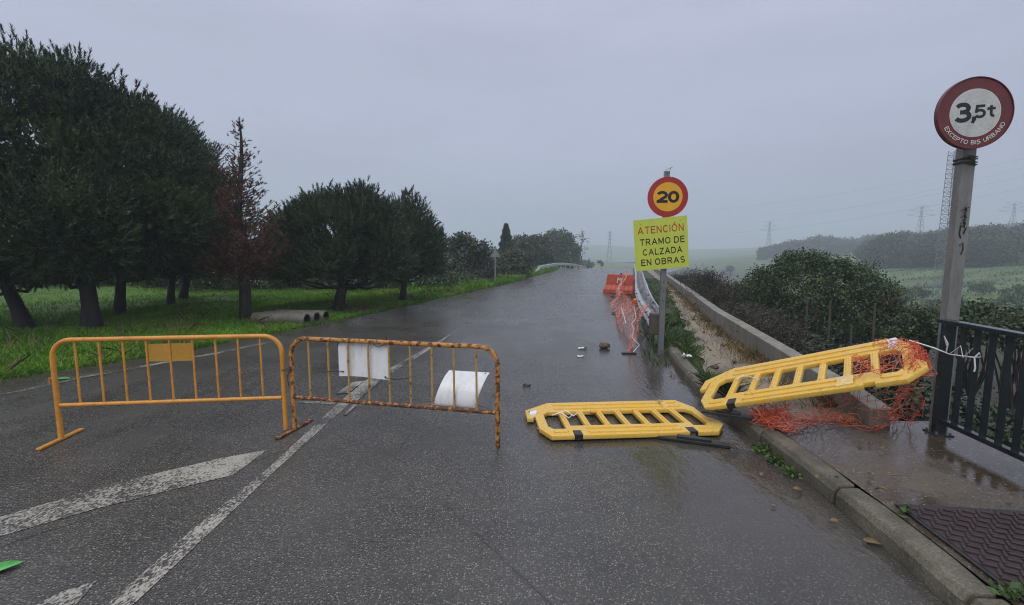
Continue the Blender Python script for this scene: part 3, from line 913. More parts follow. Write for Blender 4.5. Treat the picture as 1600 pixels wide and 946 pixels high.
# ------------------------------------------------------------------ trees on the left
PG = 'dark green pines on the grass verge'
pine('pine_tree', 'huge dark pine with thinner leaning trunk, cut off by the photo edge', (42, 512),
     [(-90, 240, 205, 125), (-10, 330, 170, 100), (-150, 340, 200, 110), (20, 250, 90, 120)], .135, 17000, 1, lean_top=(-1.6, .3, 3.6), clumps=520, rc=.36)
pine('pine_tree', 'large dark pine with the thickest upright trunk and a tall domed crown', (145, 515),
     [(60, 225, 155, 118, .3), (165, 268, 115, 105, .6), (120, 350, 180, 80), (230, 330, 80, 80, .4), (10, 330, 120, 95), (110, 200, 80, 85, .3)], .155, 24000, 2, clumps=700, rc=.33)
pine('pine_tree', 'dark pine just behind the thickest trunk, its crown sloping down towards the dead tree', (186, 490),
     [(215, 265, 88, 90), (268, 295, 68, 78, .5), (245, 365, 95, 60)], .13, 14000, 3, clumps=420, rc=.33)
pine('pine_tree', 'slim pine with thin leaning trunk, far back before the hedge', (266, 476),
     [(290, 320, 60, 90), (270, 380, 80, 60)], .11, 5200, 4, clumps=150, rc=.42, K=18)
pine('pine_tree', 'pine with short thick trunk, farthest back beneath the joined crowns', (285, 468),
     [(322, 330, 42, 70), (318, 385, 60, 55)], .13, 4600, 5, clumps=130, rc=.42, K=18)
pine('pine_tree', 'bushy low pine with wide rounded crown behind the concrete pipes', (527, 487),
     [(512, 378, 76, 62), (465, 396, 48, 52), (562, 372, 52, 62, .3), (596, 398, 40, 50), (520, 415, 90, 40), (498, 322, 13, 15), (536, 318, 10, 13), (562, 312, 14, 20), (598, 338, 11, 16), (455, 352, 12, 13)], .16, 16000, 6, 'pine2', clumps=460, rc=.30, nl=.095)
pine('pine_tree', 'small pointed pine standing last in the row next to the road', (629, 472),
     [(636, 362, 32, 40), (640, 395, 46, 50), (618, 405, 45, 42), (660, 410, 24, 40), (636, 322, 7, 20), (662, 352, 9, 18), (648, 335, 8, 16), (612, 345, 9, 16)], .115, 8200, 7, 'pine2', clumps=250, rc=.30, nl=.10)

def dead_conifer():
    rg = np.random.default_rng(11)
    b = ground_at(381, 500); b.z -= .03
    root = thing('dead_conifer', 'dead reddish brown conifer with bare pointed top', 'tree', b)
    s = b.y / F
    H = atY(372, 188, b.y).z - b.z
    lean = (atY(372, 188, b.y) - b).x
    mb = MB(); n = 12; pts = []; rs = []
    for i in range(n + 1):
        t = i / n; pts.append(Vector((lean * t + .04 * math.sin(t * 9), .04 * math.cos(t * 7), H * t))); rs.append(.13 * (1 - t) ** .8 + .012)
    mb.tube(pts, rs, 8); mb.build('trunk', MT['bark'], root, True)
    br = MB(); Ps, Ds = [], []
    for k in range(160):
        t = .20 + .77 * rg.random() ** 1.25
        z = H * t; a = rg.uniform(0, 2 * math.pi)
        L = (1.45 * (1 - t) ** 1.1 + .04) * rg.uniform(.5, 1.15)
        upk = .15 + .75 * rg.random()
        p0 = Vector((lean * t, 0, z)); tip = p0 + Vector((math.cos(a) * L, math.sin(a) * L, L * upk))
        mid = p0.lerp(tip, .5) - Vector((0, 0, .09 * L))
        br.tube([p0, mid, tip], [.016 * (1.3 - t), .011, .005], 5)
        m_ = int(2 + 27 * (1 - t) ** 1.6)
        for j in range(m_):
            u = rg.uniform(.25, 1.05); q = p0.lerp(mid, u * 2) if u < .5 else mid.lerp(tip, u * 2 - 1)
            off = Vector(rg.normal(size=3)) * .085 * (1.5 - t)
            if rg.random() < .25: br.tube([q, q + off + Vector((0, 0, .06))], [.006, .003], 3)
            Ps.append(q + off); d = (tip - p0).normalized() + Vector(rg.normal(size=3)) * .5 + Vector((0, 0, .4)); Ds.append(d.normalized())
    br.build('branches', MT['twig_dead'], root, True)
    P, D = np.array(Ps), np.array(Ds)
    mesh_np('dead_needles', needles(rg, P, D, rg.uniform(.05, .12, len(P)), 14, .075, .016), 3, MT['dead_needle'], root)
dead_conifer()

# ------------------------------------------------------------------ hedge behind the grass, background trees by the road
HG = 'leafy shrubs of the hedge behind the pines'
hedge_src = []
rg = np.random.default_rng(21)
for k in range(3):
    lobes = [(0, 0, .75, 1.25, 1.0, .85), (.9, .2, .6, .9, .9, .7), (-.9, -.1, .65, .9, .9, .75)]
    lobes = [(l[0] + rg.normal() * .15, l[1], l[2] + rg.normal() * .1, l[3], l[4], l[5]) for l in lobes]
    hx = (-26 + 2.2 * k); hy = 20.5 + rg.normal() * .5
    hedge_src.append(leafy('hedge_shrub', 'dark leafy hedge shrub in the row behind the pine trunks', 'shrub', (hx, hy, float(terrain(hx, hy))), lobes, 'leaf_dark', .12, 120, 42, .28, 30 + k, HG, nb=10))
for k in range(15):
    hx = -19.6 + k * 1.18 + rg.normal() * .2; hy = 19.6 + .12 * (hx + 19) + rg.normal() * .5
    if hx > float(xl(hy)) - 1.9: continue
    copy_thing(hedge_src[k % 3], (hx, hy, float(terrain(hx, hy)) - .05), rg.uniform(0, 6.28), float(rg.uniform(.95, 1.35)))

leafy_px('round_tree', 'rounded grey green tree beside the last pine', 'tree', 27, 455, [(722, 412, 44, 40), (700, 428, 35, 32), (745, 425, 30, 32), (735, 395, 25, 24)], 'leaf_grey', .18, 340, 70, .42, 40, trunk=.15)
leafy_px('bramble_bush', 'low bramble bush at the grass edge beneath the rounded grey green tree', 'shrub', 23, 468, [(690, 455, 42, 14), (720, 450, 30, 16)], 'leaf_mid', .13, 90, 40, .3, 41)
leafy_px('roadside_bush', 'dense green bush right behind the triangular sign post', 'shrub', 32, 442, [(785, 422, 34, 22), (765, 426, 25, 20), (806, 414, 24, 22)], 'leaf_mid', .17, 300, 70, .4, 42)
leafy_px('roadside_tree', 'broad olive green tree behind the start of the far guardrail', 'tree', 50, 428, [(822, 398, 32, 25), (836, 394, 26, 25), (803, 406, 25, 20), (846, 403, 16, 18)], 'leaf_mid', .26, 330, 75, .55, 43, trunk=.15)
leafy_px('roadside_tree', 'tallest dark roadside tree with rounded top near the road crest', 'tree', 74, 425, [(872, 384, 26, 23), (858, 392, 25, 20), (888, 398, 18, 22), (880, 405, 26, 15)], 'leaf_dark', .32, 330, 75, .7, 44, trunk=.18)
leafy_px('background_tree', 'faded tree between the two cypresses', 'tree', 52, 430, [(760, 402, 26, 16), (742, 408, 25, 14), (808, 388, 13, 14)], 'leaf_grey', .3, 120, 40, .6, 45, trunk=.12)
leafy_px('crest_bush', 'small bush at the end of the far guardrail', 'shrub', 96, 425, [(938, 411, 6, 6), (920, 414, 13, 6), (905, 411, 9, 7)], 'leaf_mid', .25, 60, 30, .35, 46)

def cypress(label, px, top, bot, half, Y, seed, gz):
    rg = np.random.default_rng(seed); s = Y / F
    b = atY(px, bot, Y); b.z = gz
    h = atY(px, top, Y).z - b.z
    root = thing('cypress', label, 'tree', b)
    n = 6500; t = rg.random(n) * .97
    rad = half * s * (np.sin(np.pi * np.clip(t * .93 + .07, 0, 1) ** .62)) * (1 + .22 * np.sin(t * 40 + seed)) * rg.uniform(.6, 1.08, n)
    a = rg.uniform(0, 2 * np.pi, n)
    P = np.stack([np.cos(a) * rad, np.sin(a) * rad, h * (.06 + .94 * t)], -1)
    D = np.stack([np.cos(a) * .3, np.sin(a) * .3, np.ones(n)], -1); D /= np.linalg.norm(D, axis=1, keepdims=True)
    mesh_np('crown', needles(rg, P, D, np.full(n, .22) * (1.1 - .6 * t), 7, .26, .08), 3, MT['pine'], root)
    MB().tube([(0, 0, 0), (0, 0, h * .7)], [.18, .05], 8).build('trunk', MT['bark'], root, True)
cypress('dark narrow cypress standing above the roadside bushes', 791, 352, 425, 9.5, 46, 50, -.1)
cypress('pale thin cypress, hazy, behind the last pine', 691, 357, 425, 5.5, 60, 51, 0)

def bare_tree():
    rg = np.random.default_rng(55)
    b = atY(903, 420, 76); b.z = float(terrain(b.x, b.y))
    root = thing('sparse_sapling', 'thin sapling with sparse drying leaves at the road crest', 'tree', b)
    mb = MB(); Ps = []
    mb.tube([(0, 0, 0), (.3, 0, 3.0), (.9, 0, 6.3)], [.09, .07, .02], 6)
    for k in range(26):
        z = rg.uniform(2.6, 6.2); p = Vector((.14 * z, 0, z)); q = p + Vector((rg.normal() * .7, rg.normal() * .7, rg.uniform(.2, .8)))
        mb.tube([p, q], [.018, .006], 4)
        for j in range(9): Ps.append(p.lerp(q, rg.uniform(.4, 1.1)) + Vector(rg.normal(size=3)) * .14)
    mb.build('trunk', MT['twig_brown'], root)
    mesh_np('leaves', leaf_quads(rg, np.array(Ps), .24), 4, MT['leaf_brown'], root)
bare_tree()

# ------------------------------------------------------------------ grass (stuff)
def grass(name, X, Y, hmin, hmax, w, mtl, seed, lean=.5, zoff=0.0):
    rg = np.random.default_rng(seed); n = len(X)
    Z = terrain(X, Y) + zoff
    P = np.stack([X, Y, Z], -1)
    a = rg.uniform(0, 2 * np.pi, n); s = np.stack([np.cos(a), np.sin(a), 0 * a], -1) * w / 2
    h = rg.uniform(hmin, hmax, n) * (.6 + .8 * np.clip(.5 + .7 * hash_noise(X, Y, .6), 0, 1))
    tip = P + np.stack([rg.normal(size=n) * h * lean, rg.normal(size=n) * h * lean, h], -1)
    mid = (P + tip) / 2 + np.stack([0 * h, 0 * h, .12 * h], -1)
    V = np.stack([P - s, P + s, mid + s * .7, tip, mid - s * .7], 1).reshape(-1, 3)
    o = mesh_np(name, V, 5, MT[mtl])
    return o
rg = np.random.default_rng(61)
n = 270000
Y = 4.2 + 17.5 * rg.random(n) ** 1.25
X = xl(Y) - rg.exponential(1.0, n) * (3.2) + .03 * rg.normal(size=n) + .04
ok = (X > -1.25 * Y - 2.5) & (rg.random(n) < np.clip(.75 + .9 * hash_noise(X, Y, 1.1) + .5 * hash_noise(X, Y, .35), .15, 1))
o = grass('grass', X[ok], Y[ok], .03, .10, .016, 'grass', 62); tag(o, 'short bright green grass covering the verge beneath the pines', 'grass', kind='stuff')
n = 9000
Y = 5 + 16 * rg.random(n) ** 1.2
X = xl(Y) + .05 - np.abs(rg.normal(size=n)) * 1.6
ok = rg.random(n) < np.clip(hash_noise(X, Y, .8) * 1.3 + .1, 0, 1)
o = grass('verge_stalks', X[ok], Y[ok], .08, .28, .014, 'straw', 68, .7); tag(o, 'dry straw and taller stalks among the green verge grass', 'dry grass', kind='stuff')
n = 26000
Y = 19 + 30 * rg.random(n)
X = xl(Y) - .02 - rg.exponential(.75, n)
o = grass('grass_strip', X, Y, .10, .30, .035, 'grass', 63); tag(o, 'bright green grass strip along the far road edge', 'grass', kind='stuff')
# right strip between kerb and path, foot of wall
n = 26000
Y = 4.9 + 24 * rg.random(n) ** 1.6
a = xr(Y) + .22; bb = np.array([path_l(y) for y in Y]) + .05
X = a + (bb - a) * rg.random(n)
ok = rg.random(n) < np.clip(.22 + .9 * hash_noise(X, Y, .45), .03, 1)
o = grass('grass_tufts', X[ok], Y[ok], .03, .15, .013, 'weed', 64, .8); tag(o, 'rough green weeds between the kerb and the sandy path', 'weeds', kind='stuff')
n = 9000
Y = 4.6 + 20 * rg.random(n) ** 1.5
X = np.interp(Y, WE[:, 1], WE[:, 0]) - rg.exponential(.13, n)
ok = rg.random(n) < np.clip(.5 + .9 * hash_noise(X, Y, .5), .05, 1)
o = grass('dry_grass', X[ok], Y[ok], .03, .13, .012, 'straw', 65, .7, .04); tag(o, 'yellowed dry grass along the foot of the low concrete wall', 'dry grass', kind='stuff')
n = 2600
Y = 6.9 + 12 * rg.random(n) ** 1.5; X = xr(Y) - .02 + rg.normal(size=n) * .10 + .06 * smooth(8, 10, Y)
X = np.where(Y < 7.9, xr(Y) - rg.random(n) * .38, X)
o = grass('verge_weeds', X, Y, .08, .30, .016, 'weed', 66, .5); tag(o, 'green weeds growing round the foot of the near guardrail', 'weeds', kind='stuff')
# dark ivy and brambles on the bank behind the railing and wall
n = 120000
Y = -1 + 30 * rg.random(n) ** 1.3
X = xw(Y) + .25 + rg.exponential(2.4, n)
P = np.stack([X, Y, terrain(X, Y) + rg.random(n) ** 2 * (.12 + .45 * smooth(.2, 1.2, X - xw(Y)))], -1)
ok = X < 1.3 * Y + 4
P = P[ok]
o = mesh_np('bank_ivy', leaf_quads(rg, P, .075, 1.0), 4, MT['ivy']); tag(o, 'dark ivy and brambles covering the bank behind the railing', 'ivy', kind='stuff')
# rough tussocks in the field
n = 30000
ang = rg.uniform(.35, 1.18, n); Y = 26 + 110 * rg.random(n) ** 1.5; X = ang * Y
ok = rg.random(n) < np.clip(.25 + 1.1 * hash_noise(X * .4, Y, 3.5), 0, 1)
o = grass('field_tussocks', X[ok], Y[ok], .15, .5, .12, 'leaf_mid', 67, .5); tag(o, 'rough tussocks scattered over the green field', 'grass', kind='stuff')

# ------------------------------------------------------------------ right-hand vegetation
leafy_px('big_bush', 'large rounded dark green bush beyond the low wall', 'shrub', 13.5, 540,
         [(1270, 458, 92, 55), (1210, 462, 55, 42), (1335, 480, 62, 45, -.3), (1260, 430, 50, 34), (1180, 470, 32, 36), (1290, 495, 90, 40), (1375, 500, 28, 30)],
         'leaf_dark', .072, 950, 110, .26, 70, shell=(.74, 1.02), nb=30)
leafy_px('reddish_bush', 'small bush with dull yellowish leaves at the flank of the large rounded bush', 'shrub', 12.5, 540, [(1385, 494, 24, 28), (1398, 503, 16, 22)], 'leaf_dry', .08, 110, 40, .28, 71)
SG = 'bare brown scrub bushes beyond the low wall'
def scrub(label, px, py, Y, w, h, seed, green=0.0):
    rg = np.random.default_rng(seed)
    b = atY(px, py, Y); b.z = float(terrain(b.x, b.y))
    root = thing('scrub_bush', label, 'scrub', b, 0, SG)
    mb = MB(); Ps = []
    for k in range(150):
        a = rg.uniform(0, 6.28); r0 = rg.random() * w * .7
        p = Vector((math.cos(a) * r0, math.sin(a) * r0, 0))
        q = p + Vector((rg.normal() * .25, rg.normal() * .25, h * rg.uniform(.55, 1.05)))
        mid = p.lerp(q, .5) + Vector(rg.normal(size=3)) * .08
        mb.tube([p, mid, q], [.010, .007, .004], 3, False)
        for j in range(4):
            s_ = p.lerp(q, rg.uniform(.35, 1)); e_ = s_ + Vector((rg.normal() * .16, rg.normal() * .16, rg.uniform(.02, .22)))
            mb.tube([s_, e_], [.006, .003], 3, False)
            if rg.random() < .55: Ps.append(e_)
    mb.build('stems', MT['twig_brown'], root)
    if Ps: mesh_np('leaves', leaf_quads(rg, np.repeat(np.array(Ps), 2, 0) + rg.normal(size=(2 * len(Ps), 3)) * .03, .06), 4, MT['leaf_mid' if green else 'leaf_dry'], root)
    return root
s0 = scrub('tangled brown twiggy scrub growing along the outer side of the low wall', 1130, 470, 13.2, .9, 1.05, 80)
s1 = scrub('tangled brown twiggy scrub growing along the outer side of the low wall', 1100, 455, 17, .9, 1.1, 81)
for k, (px, Y, sc2) in enumerate([(1165, 10.6, 1.0), (1195, 9.3, .9), (1215, 8.2, .8), (1150, 11.8, 1.05), (1090, 20, 1.1), (1078, 23, 1.1), (1066, 27, 1.1), (1115, 15, 1.0), (1182, 10.2, .9), (1250, 7.6, .7), (1285, 7.4, .65), (1140, 15.5, 1.1), (1325, 7.6, .7), (1110, 19, 1.1)]):
    p = atY(px, 480, Y); copy_thing((s0, s1)[k % 2], (p.x, p.y, float(terrain(p.x, p.y)) - .05), k * 1.7, (sc2 * 1.1, sc2 * 1.1, sc2 * (.62 + .12 * (k % 3))))
scrub('taller scrub with green tips rising above the low wall', 1105, 460, 15.5, .4, 1.35, 83, 1)

PGp = 'old wooden fence posts before the large bush'
for k, (px, yt, yb, Y) in enumerate([(1262, 466, 525, 10.4), (1298, 470, 530, 10.2), (1368, 474, 545, 9.6), (1331, 508, 552, 9.2)]):
    p = atY(px, yt, Y); g0 = float(terrain(p.x, p.y)); h = p.z - g0
    mb = MB().tube([(0, 0, -.05), (.01, 0, h * .5), (0, .01, h)], [.024, .022, .02], 8)
    o = mb.build('fence_post', MT['wood'], None, True, loc=(p.x, p.y, g0))
    tag(o, 'thin grey wooden fence post standing before the large rounded bush', 'post', PGp)

FG = 'low dark shrubs in the green field'
fs0 = leafy_px('field_shrub', 'low dark shrub growing in the green field', 'shrub', 36, 480, [(1490, 480, 30, 14), (1470, 484, 20, 10), (1515, 483, 22, 10)], 'leaf_dark', .2, 70, 36, .4, 90, FG, nb=6)
for k, (px, py, sc2) in enumerate([(1430, 470, .8), (1535, 462, .75), (1575, 492, .9), (1405, 478, .9), (1590, 470, .8), (1555, 508, .7), (1450, 505, .75), (1380, 455, .8)]):
    d = ray(px, py); Y = 20.0
    for _ in range(400):
        p = d * (Y / d.y)
        if EYE + p.z <= float(terrain(p.x, Y)): break
        Y += .4
    copy_thing(fs0, (p.x, Y, float(terrain(p.x, Y)) - .1), k * 1.3, sc2)
leafy_px('bank_shrub', 'leafy shrub rising behind the top rail of the dark railing', 'shrub', 9.5, 540, [(1525, 505, 32, 20), (1500, 515, 22, 18)], 'leaf_dark', .09, 120, 50, .25, 91)
leafy_px('bank_shrub', 'dark bramble shrub filling the gap between low wall end and grey sign post', 'shrub', 10.5, 545, [(1438, 512, 30, 22), (1420, 530, 25, 20)], 'leaf_dark', .085, 130, 50, .26, 93)
leafy_px('bank_shrub', 'pale leafed shrub behind the railing at the photo edge', 'shrub', 8.5, 540, [(1590, 510, 28, 18), (1570, 520, 25, 16)], 'leaf_mid', .08, 110, 44, .25, 92)

# the wood on the hill: separate trees, copied from four
WG = 'oaks of the wood on the hillside'
srcs = []
for k in range(4):
    rg = np.random.default_rng(100 + k)
    lobes = [(0, 0, 4.4, 3.3, 3.3, 3.0)] + [(rg.normal() * 1.7, rg.normal() * 1.5, 3.6 + rg.normal() * 1.0, 2.2, 2.2, 1.9) for _ in range(4)]
    b = (150 + 12 * k, 190, float(terrain(150 + 12 * k, 190)) - .3)
    srcs.append(leafy('hillside_oak', 'rounded hazy oak in the wood on the hillside', 'tree', b, lobes, 'leaf_far', .55, 150, 34, 1.0, 110 + k, WG, trunk=.3, nb=8))
rg = np.random.default_rng(130)
cnt = 0
for k in range(420):
    Y = rg.uniform(82, 150); u = rg.uniform(.765, 1.26); X = u * Y
    # lower edge of the wood as seen from the road
    lim = 84 + 26 * (1.0 - (u - .76) / .3) if u < 1.06 else 84
    if Y < lim: continue
    if cnt >= 85: break
    cnt += 1
    sc2 = float(rg.uniform(.75, 1.1)) * (0.85 if u < .80 else 1.0)
    copy_thing(srcs[k % 4], (X, Y, float(terrain(X, Y)) - .4), rg.uniform(0, 6.28), (sc2 * 1.05, sc2 * 1.05, sc2))
WG2 = 'faded trees of the far copse'
for k, (px, Y, sc2) in enumerate([(1262, 205, 1.25), (1240, 215, 1.2), (1225, 210, 1.1), (1280, 215, 1.3), (1295, 220, 1.2), (1205, 222, 1.0), (1192, 225, .9), (1310, 205, .8), (1325, 200, .8), (1340, 195, .8), (1300, 190, .7), (1355, 205, .9), (1372, 215, 1.0)]):
    X = (px - 800) / F * Y
    copy_thing(srcs[k % 4], (X, Y, float(terrain(X, Y)) - .4), k * 1.1, sc2, 'faint misty tree in the far copse left of the hillside wood', WG2)
p = atY(1141, 398, 190)
copy_thing(srcs[1], (p.x, 190, float(terrain(p.x, 190)) - .2), 0, .45, 'lone small misty tree in the middle of the far field', None)
for o in bpy.data.objects:
    if o.get('label', '').startswith('lone small'): del o['group']
# far ridge woodland reads as one mass
n = 26000
rg = np.random.default_rng(140)
u = rg.uniform(.70, 1.35, n); Yf = rg.uniform(205, 300, n); Xf = u * Yf
P = np.stack([Xf, Yf, terrain(Xf, Yf) + rg.random(n) ** .7 * (5.5 + 2.0 * hash_noise(Xf, Yf, 5))], -1)
P = P[(Xf - .25 * Yf) > 105]
o = mesh_np('far_woodland', leaf_quads(rg, P, 1.6), 4, MT['leaf_far']); tag(o, 'misty woodland along the far ridge', 'woodland', kind='stuff')

# ------------------------------------------------------------------ pylons, mast and wires
def pylon(label, px, top_y, Y, span, group='electricity pylons fading into the mist'):
    t = atY(px, top_y, Y); g0 = float(terrain(t.x, Y)); H = t.z - g0
    root = thing('electricity_pylon', label, 'pylon', (t.x, Y, g0), 0, group)
    mb = MB(); w0, w1, r = H * .085, H * .018, .085
    hs = [0, .22, .4, .55, .68, .8, .9, 1.0]
    def cor(t_, k):
        w = w0 + (w1 - w0) * min(1, t_ * 1.25); return Vector((w * (1, 1, -1, -1)[k], w * (1, -1, -1, 1)[k], H * t_))
    for k in range(4):
        mb.tube([cor(h, k) for h in hs], r, 4)
        for a, b in zip(hs[:-1], hs[1:]):
            mb.tube([cor(a, k), cor(b, (k + 1) % 4)], r * .6, 3); mb.tube([cor(b, k), cor(a, (k + 1) % 4)], r * .6, 3)
    mb.build('lattice_tower', MT['steel_far'], root)
    for f_, sp in ((.76, span), (.88, span * .75), (.985, span * .5)):
        am = MB()
        for s_ in (-1, 1):
            am.tube([(0, 0, H * f_ + .9), (s_ * sp, 0, H * f_)], r * .8, 4); am.tube([(0, 0, H * f_ - .9), (s_ * sp, 0, H * f_)], r * .8, 4)
        am.build('cross_arm', MT['steel_far'], root)
    return root, H
pylon('thin single pylon beyond the road crest, left of the yellow notice board', 953, 362, 330, 2.2)
pylon('faintest pylon above the far copse', 1203, 347, 330, 6)
pylon('hazy pylon with wide arms left of the grey sign post', 1441, 322, 255, 8)
pylon('hazy pylon with wide arms right of the grey sign post', 1586, 317, 250, 8.5)

def mast():
    b = atY(1467, 458, 52); b.z = float(terrain(b.x, 52)); H = atY(1489, 236, 52).z - b.z
    root = thing('lattice_mast', 'slim grey lattice mast standing in the field beside the grey sign post', 'mast', b)
    mb = MB(); n = 34
    def cor(t_, k):
        w = .62 + (.36 - .62) * t_; a = 2.09 * k + .5; return Vector((w * math.cos(a), w * math.sin(a), H * t_))
    for k in range(3):
        mb.tube([cor(i / n, k) for i in range(n + 1)], .045, 4)
        for i in range(n):
            a, c_ = (k, (k + 1) % 3) if i % 2 else ((k + 1) % 3, k)
            mb.tube([cor(i / n, a), cor((i + 1) / n, c_)], .026, 3)
            mb.tube([cor(i / n, a), cor(i / n, c_)], .022, 3)
    mb.build('lattice', MT['galv'], root)
    MB().box((0, 0, .15), (2.4, 1.6, .5)).build('concrete_base', MT['concrete'], root)
mast()
for k, (ya, yb) in enumerate([(268, 318), (252, 330), (286, 345), (240, 309)]):
    a, b = atY(1640, ya, 210), atY(1200 - 30 * k, yb + 20, 330)
    mb = MB(); pts = [a.lerp(b, i / 20) - Vector((0, 0, 3.0 * math.sin(math.pi * i / 20))) for i in range(21)]
    mb.tube(pts, .045, 3, False)
    tag(mb.build('power_cable', MT['steel_far']), 'faint power cable sagging across the grey sky behind the round weight limit sign', 'cable', 'power cables across the sky')

# ------------------------------------------------------------------ concrete pipes on the verge
PP = 'concrete pipes lying in a row on the grass'
ends = [(480, 496, 0), (493, 494, 1), (503, 493, 2)]
r_o = .150
src_pipe = None
pa = ground_at(399, 503); pb = atY(480, 505, pa.y * .98)
dirp = (Vector((pb.x, pb.y, 0)) - Vector((pa.x, pa.y, 0)))
Lp = dirp.length; ang = math.atan2(dirp.y, dirp.x)
pl_labels = ['nearest concrete pipe of the row on the grass, its whole length showing', 'middle concrete pipe of the row on the grass, only its open end showing', 'farthest concrete pipe of the row on the grass beside the bushy pine']
perp = Vector((-math.sin(ang), math.cos(ang), 0))
ctr = (Vector((pa.x, pa.y, 0)) + Vector((pb.x, pb.y, 0))) / 2
for k in range(3):
    c = ctr + perp * (.302 * k) + Vector((dirp.x, dirp.y, 0)).normalized() * (.06 * k)
    loc = (c.x, c.y, float(terrain(c.x, c.y)) - .035)
    if src_pipe is None:
        src_pipe = thing('concrete_pipe', pl_labels[0], 'pipe', loc, ang, PP)
        mb = MB(); n = 32; ri = .122
        for (x0, x1) in ((-Lp / 2, Lp / 2),):
            vs = []; fs = []
            for i in range(n):
                a = 2 * math.pi * i / n; cy, cz = math.cos(a), math.sin(a)
                vs += [(x0, r_o * cy, r_o + r_o * cz), (x1, r_o * cy, r_o + r_o * cz), (x1, ri * cy, r_o + ri * cz), (x0, ri * cy, r_o + ri * cz)]
            for i in range(n):
                a, b = 4 * i, 4 * ((i + 1) % n)
                fs += [(a, a + 1, b + 1, b), (a + 1, a + 2, b + 2, b + 1), (a + 3, a, b, b + 3)]
            mb.add(vs, fs)
        mb.build('pipe_shell', MT['conc_pipe'], src_pipe, True)
        mi = MB(); vs = []; fs = []
        for i in range(n):
            a = 2 * math.pi * i / n; vs += [(-Lp / 2, (ri - .002) * math.cos(a), r_o + (ri - .002) * math.sin(a)), (Lp / 2 - .01, (ri - .002) * math.cos(a), r_o + (ri - .002) * math.sin(a))]
        for i in range(n):
            a, b = 2 * i, 2 * ((i + 1) % n); fs.append((a, b, b + 1, a + 1))
        mi.add(vs, fs).build('pipe_bore', MT['pipe_in'], src_pipe, True)
    else:
        copy_thing(src_pipe, loc, ang, 1.0, pl_labels[k])

# ------------------------------------------------------------------ metal crowd barriers
def crowd_barrier(label, A, B, h, mats, feet, plate=False, seed=0):
    A, B = Vector((A.x, A.y, 0)), Vector((B.x, B.y, 0)); L = (B - A).length; ang = math.atan2((B - A).y, (B - A).x)
    root = thing('crowd_barrier', label, 'barrier', A + Vector((0, 0, .002)), ang)
    rc, r = .16, .0215
    pts = [Vector((0, 0, 0.012)), Vector((0, 0, .3)), Vector((0, 0, h - rc))]
    for i in range(1, 9):
        a = math.pi * (1 - i / 16); pts.append(Vector((rc + rc * math.cos(a), 0, h - rc + rc * math.sin(a))))
    for i in range(1, 5): pts.append(Vector((rc + (L - 2 * rc) * i / 5, 0, h)))
    for i in range(0, 9):
        a = math.pi / 2 * (1 - i / 8); pts.append(Vector((L - rc + rc * math.cos(a), 0, h - rc + rc * math.sin(a))))
    pts += [Vector((L, 0, .3)), Vector((L, 0, .012))]
    MB().tube(pts, r, 12).build('frame', mats[0], root, True)
    zb_ = .325
    MB().tube([(r, 0, zb_), (L - r, 0, zb_)], .0185, 12).build('bottom_rail', mats[1], root, True)
    n = 9
    for i in range(n):
        x = .19 + (L - .38) * i / (n - 1)
        top = h - r * .5
        MB().tube([(x, 0, zb_ + .012), (x, 0, top)], .0095, 8).build('bar', mats[2], root, True)
    if plate:
        for i in (3, 4):
            x0 = .19 + (L - .38) * i / (n - 1) + .012; x1 = .19 + (L - .38) * (i + 1) / (n - 1) - .012
            MB().box(((x0 + x1) / 2, .003, h - .135), (x1 - x0, .003, .165)).build('plate', MT['plate_orange'], root)
    for x, m_, ln in feet:
        MB().box((x, 0, .012), (.042, ln, .020)).build('foot', m_, root, bevel=.004)
    hk = MB()
    hk.tube([(-.02, 0, .58), (-.045, 0, .58), (-.045, 0, .53)], .006, 6)
    hk.build('hook', mats[0], root, True)
    return root, L, ang
lb, lbL, lbA = crowd_barrier('clean orange metal crowd barrier with small orange plate', at(96, 688), at(447, 673), .925,
    (MT['paint_orange'], MT['paint_orange'], MT['paint_orange']), [(0, MT['paint_orange'], .47)], True)
rb, rbL, rbA = crowd_barrier('rusty orange metal crowd barrier with white sheets tied on', at(461, 672), at(778, 702), .90,
    (MT['rust_some'], MT['rust_heavy'], MT['rust_bar']), [(0, MT['rust_heavy'], .50)], False)
# wire that ties the two barriers together
w1 = at(447, 673); w2 = at(461, 672)
wm = MB(); a_ = Vector((w1.x, w1.y, .60)); b_ = Vector((w2.x, w2.y, .60))
wm.tube([a_ + Vector((-.024, 0, 0)), a_ + Vector((0, -.026, .004)), a_.lerp(b_, .5) + Vector((0, -.02, -.006)), b_ + Vector((0, -.026, 0)), b_ + Vector((.024, .0, .002)), b_ + Vector((0, .024, -.003)), a_ + Vector((0, .024, 0)), a_ + Vector((-.024, 0, 0))], .004, 6)
wm.tube([b_ + Vector((-.01, -.026, 0)), b_ + Vector((-.03, -.04, -.06)), b_ + Vector((-.02, -.03, -.16))], .0035, 5)
tag(wm.build('tie_wire', MT['tie'], None, True), 'thin dark wire tying the two metal crowd barriers together', 'wire')

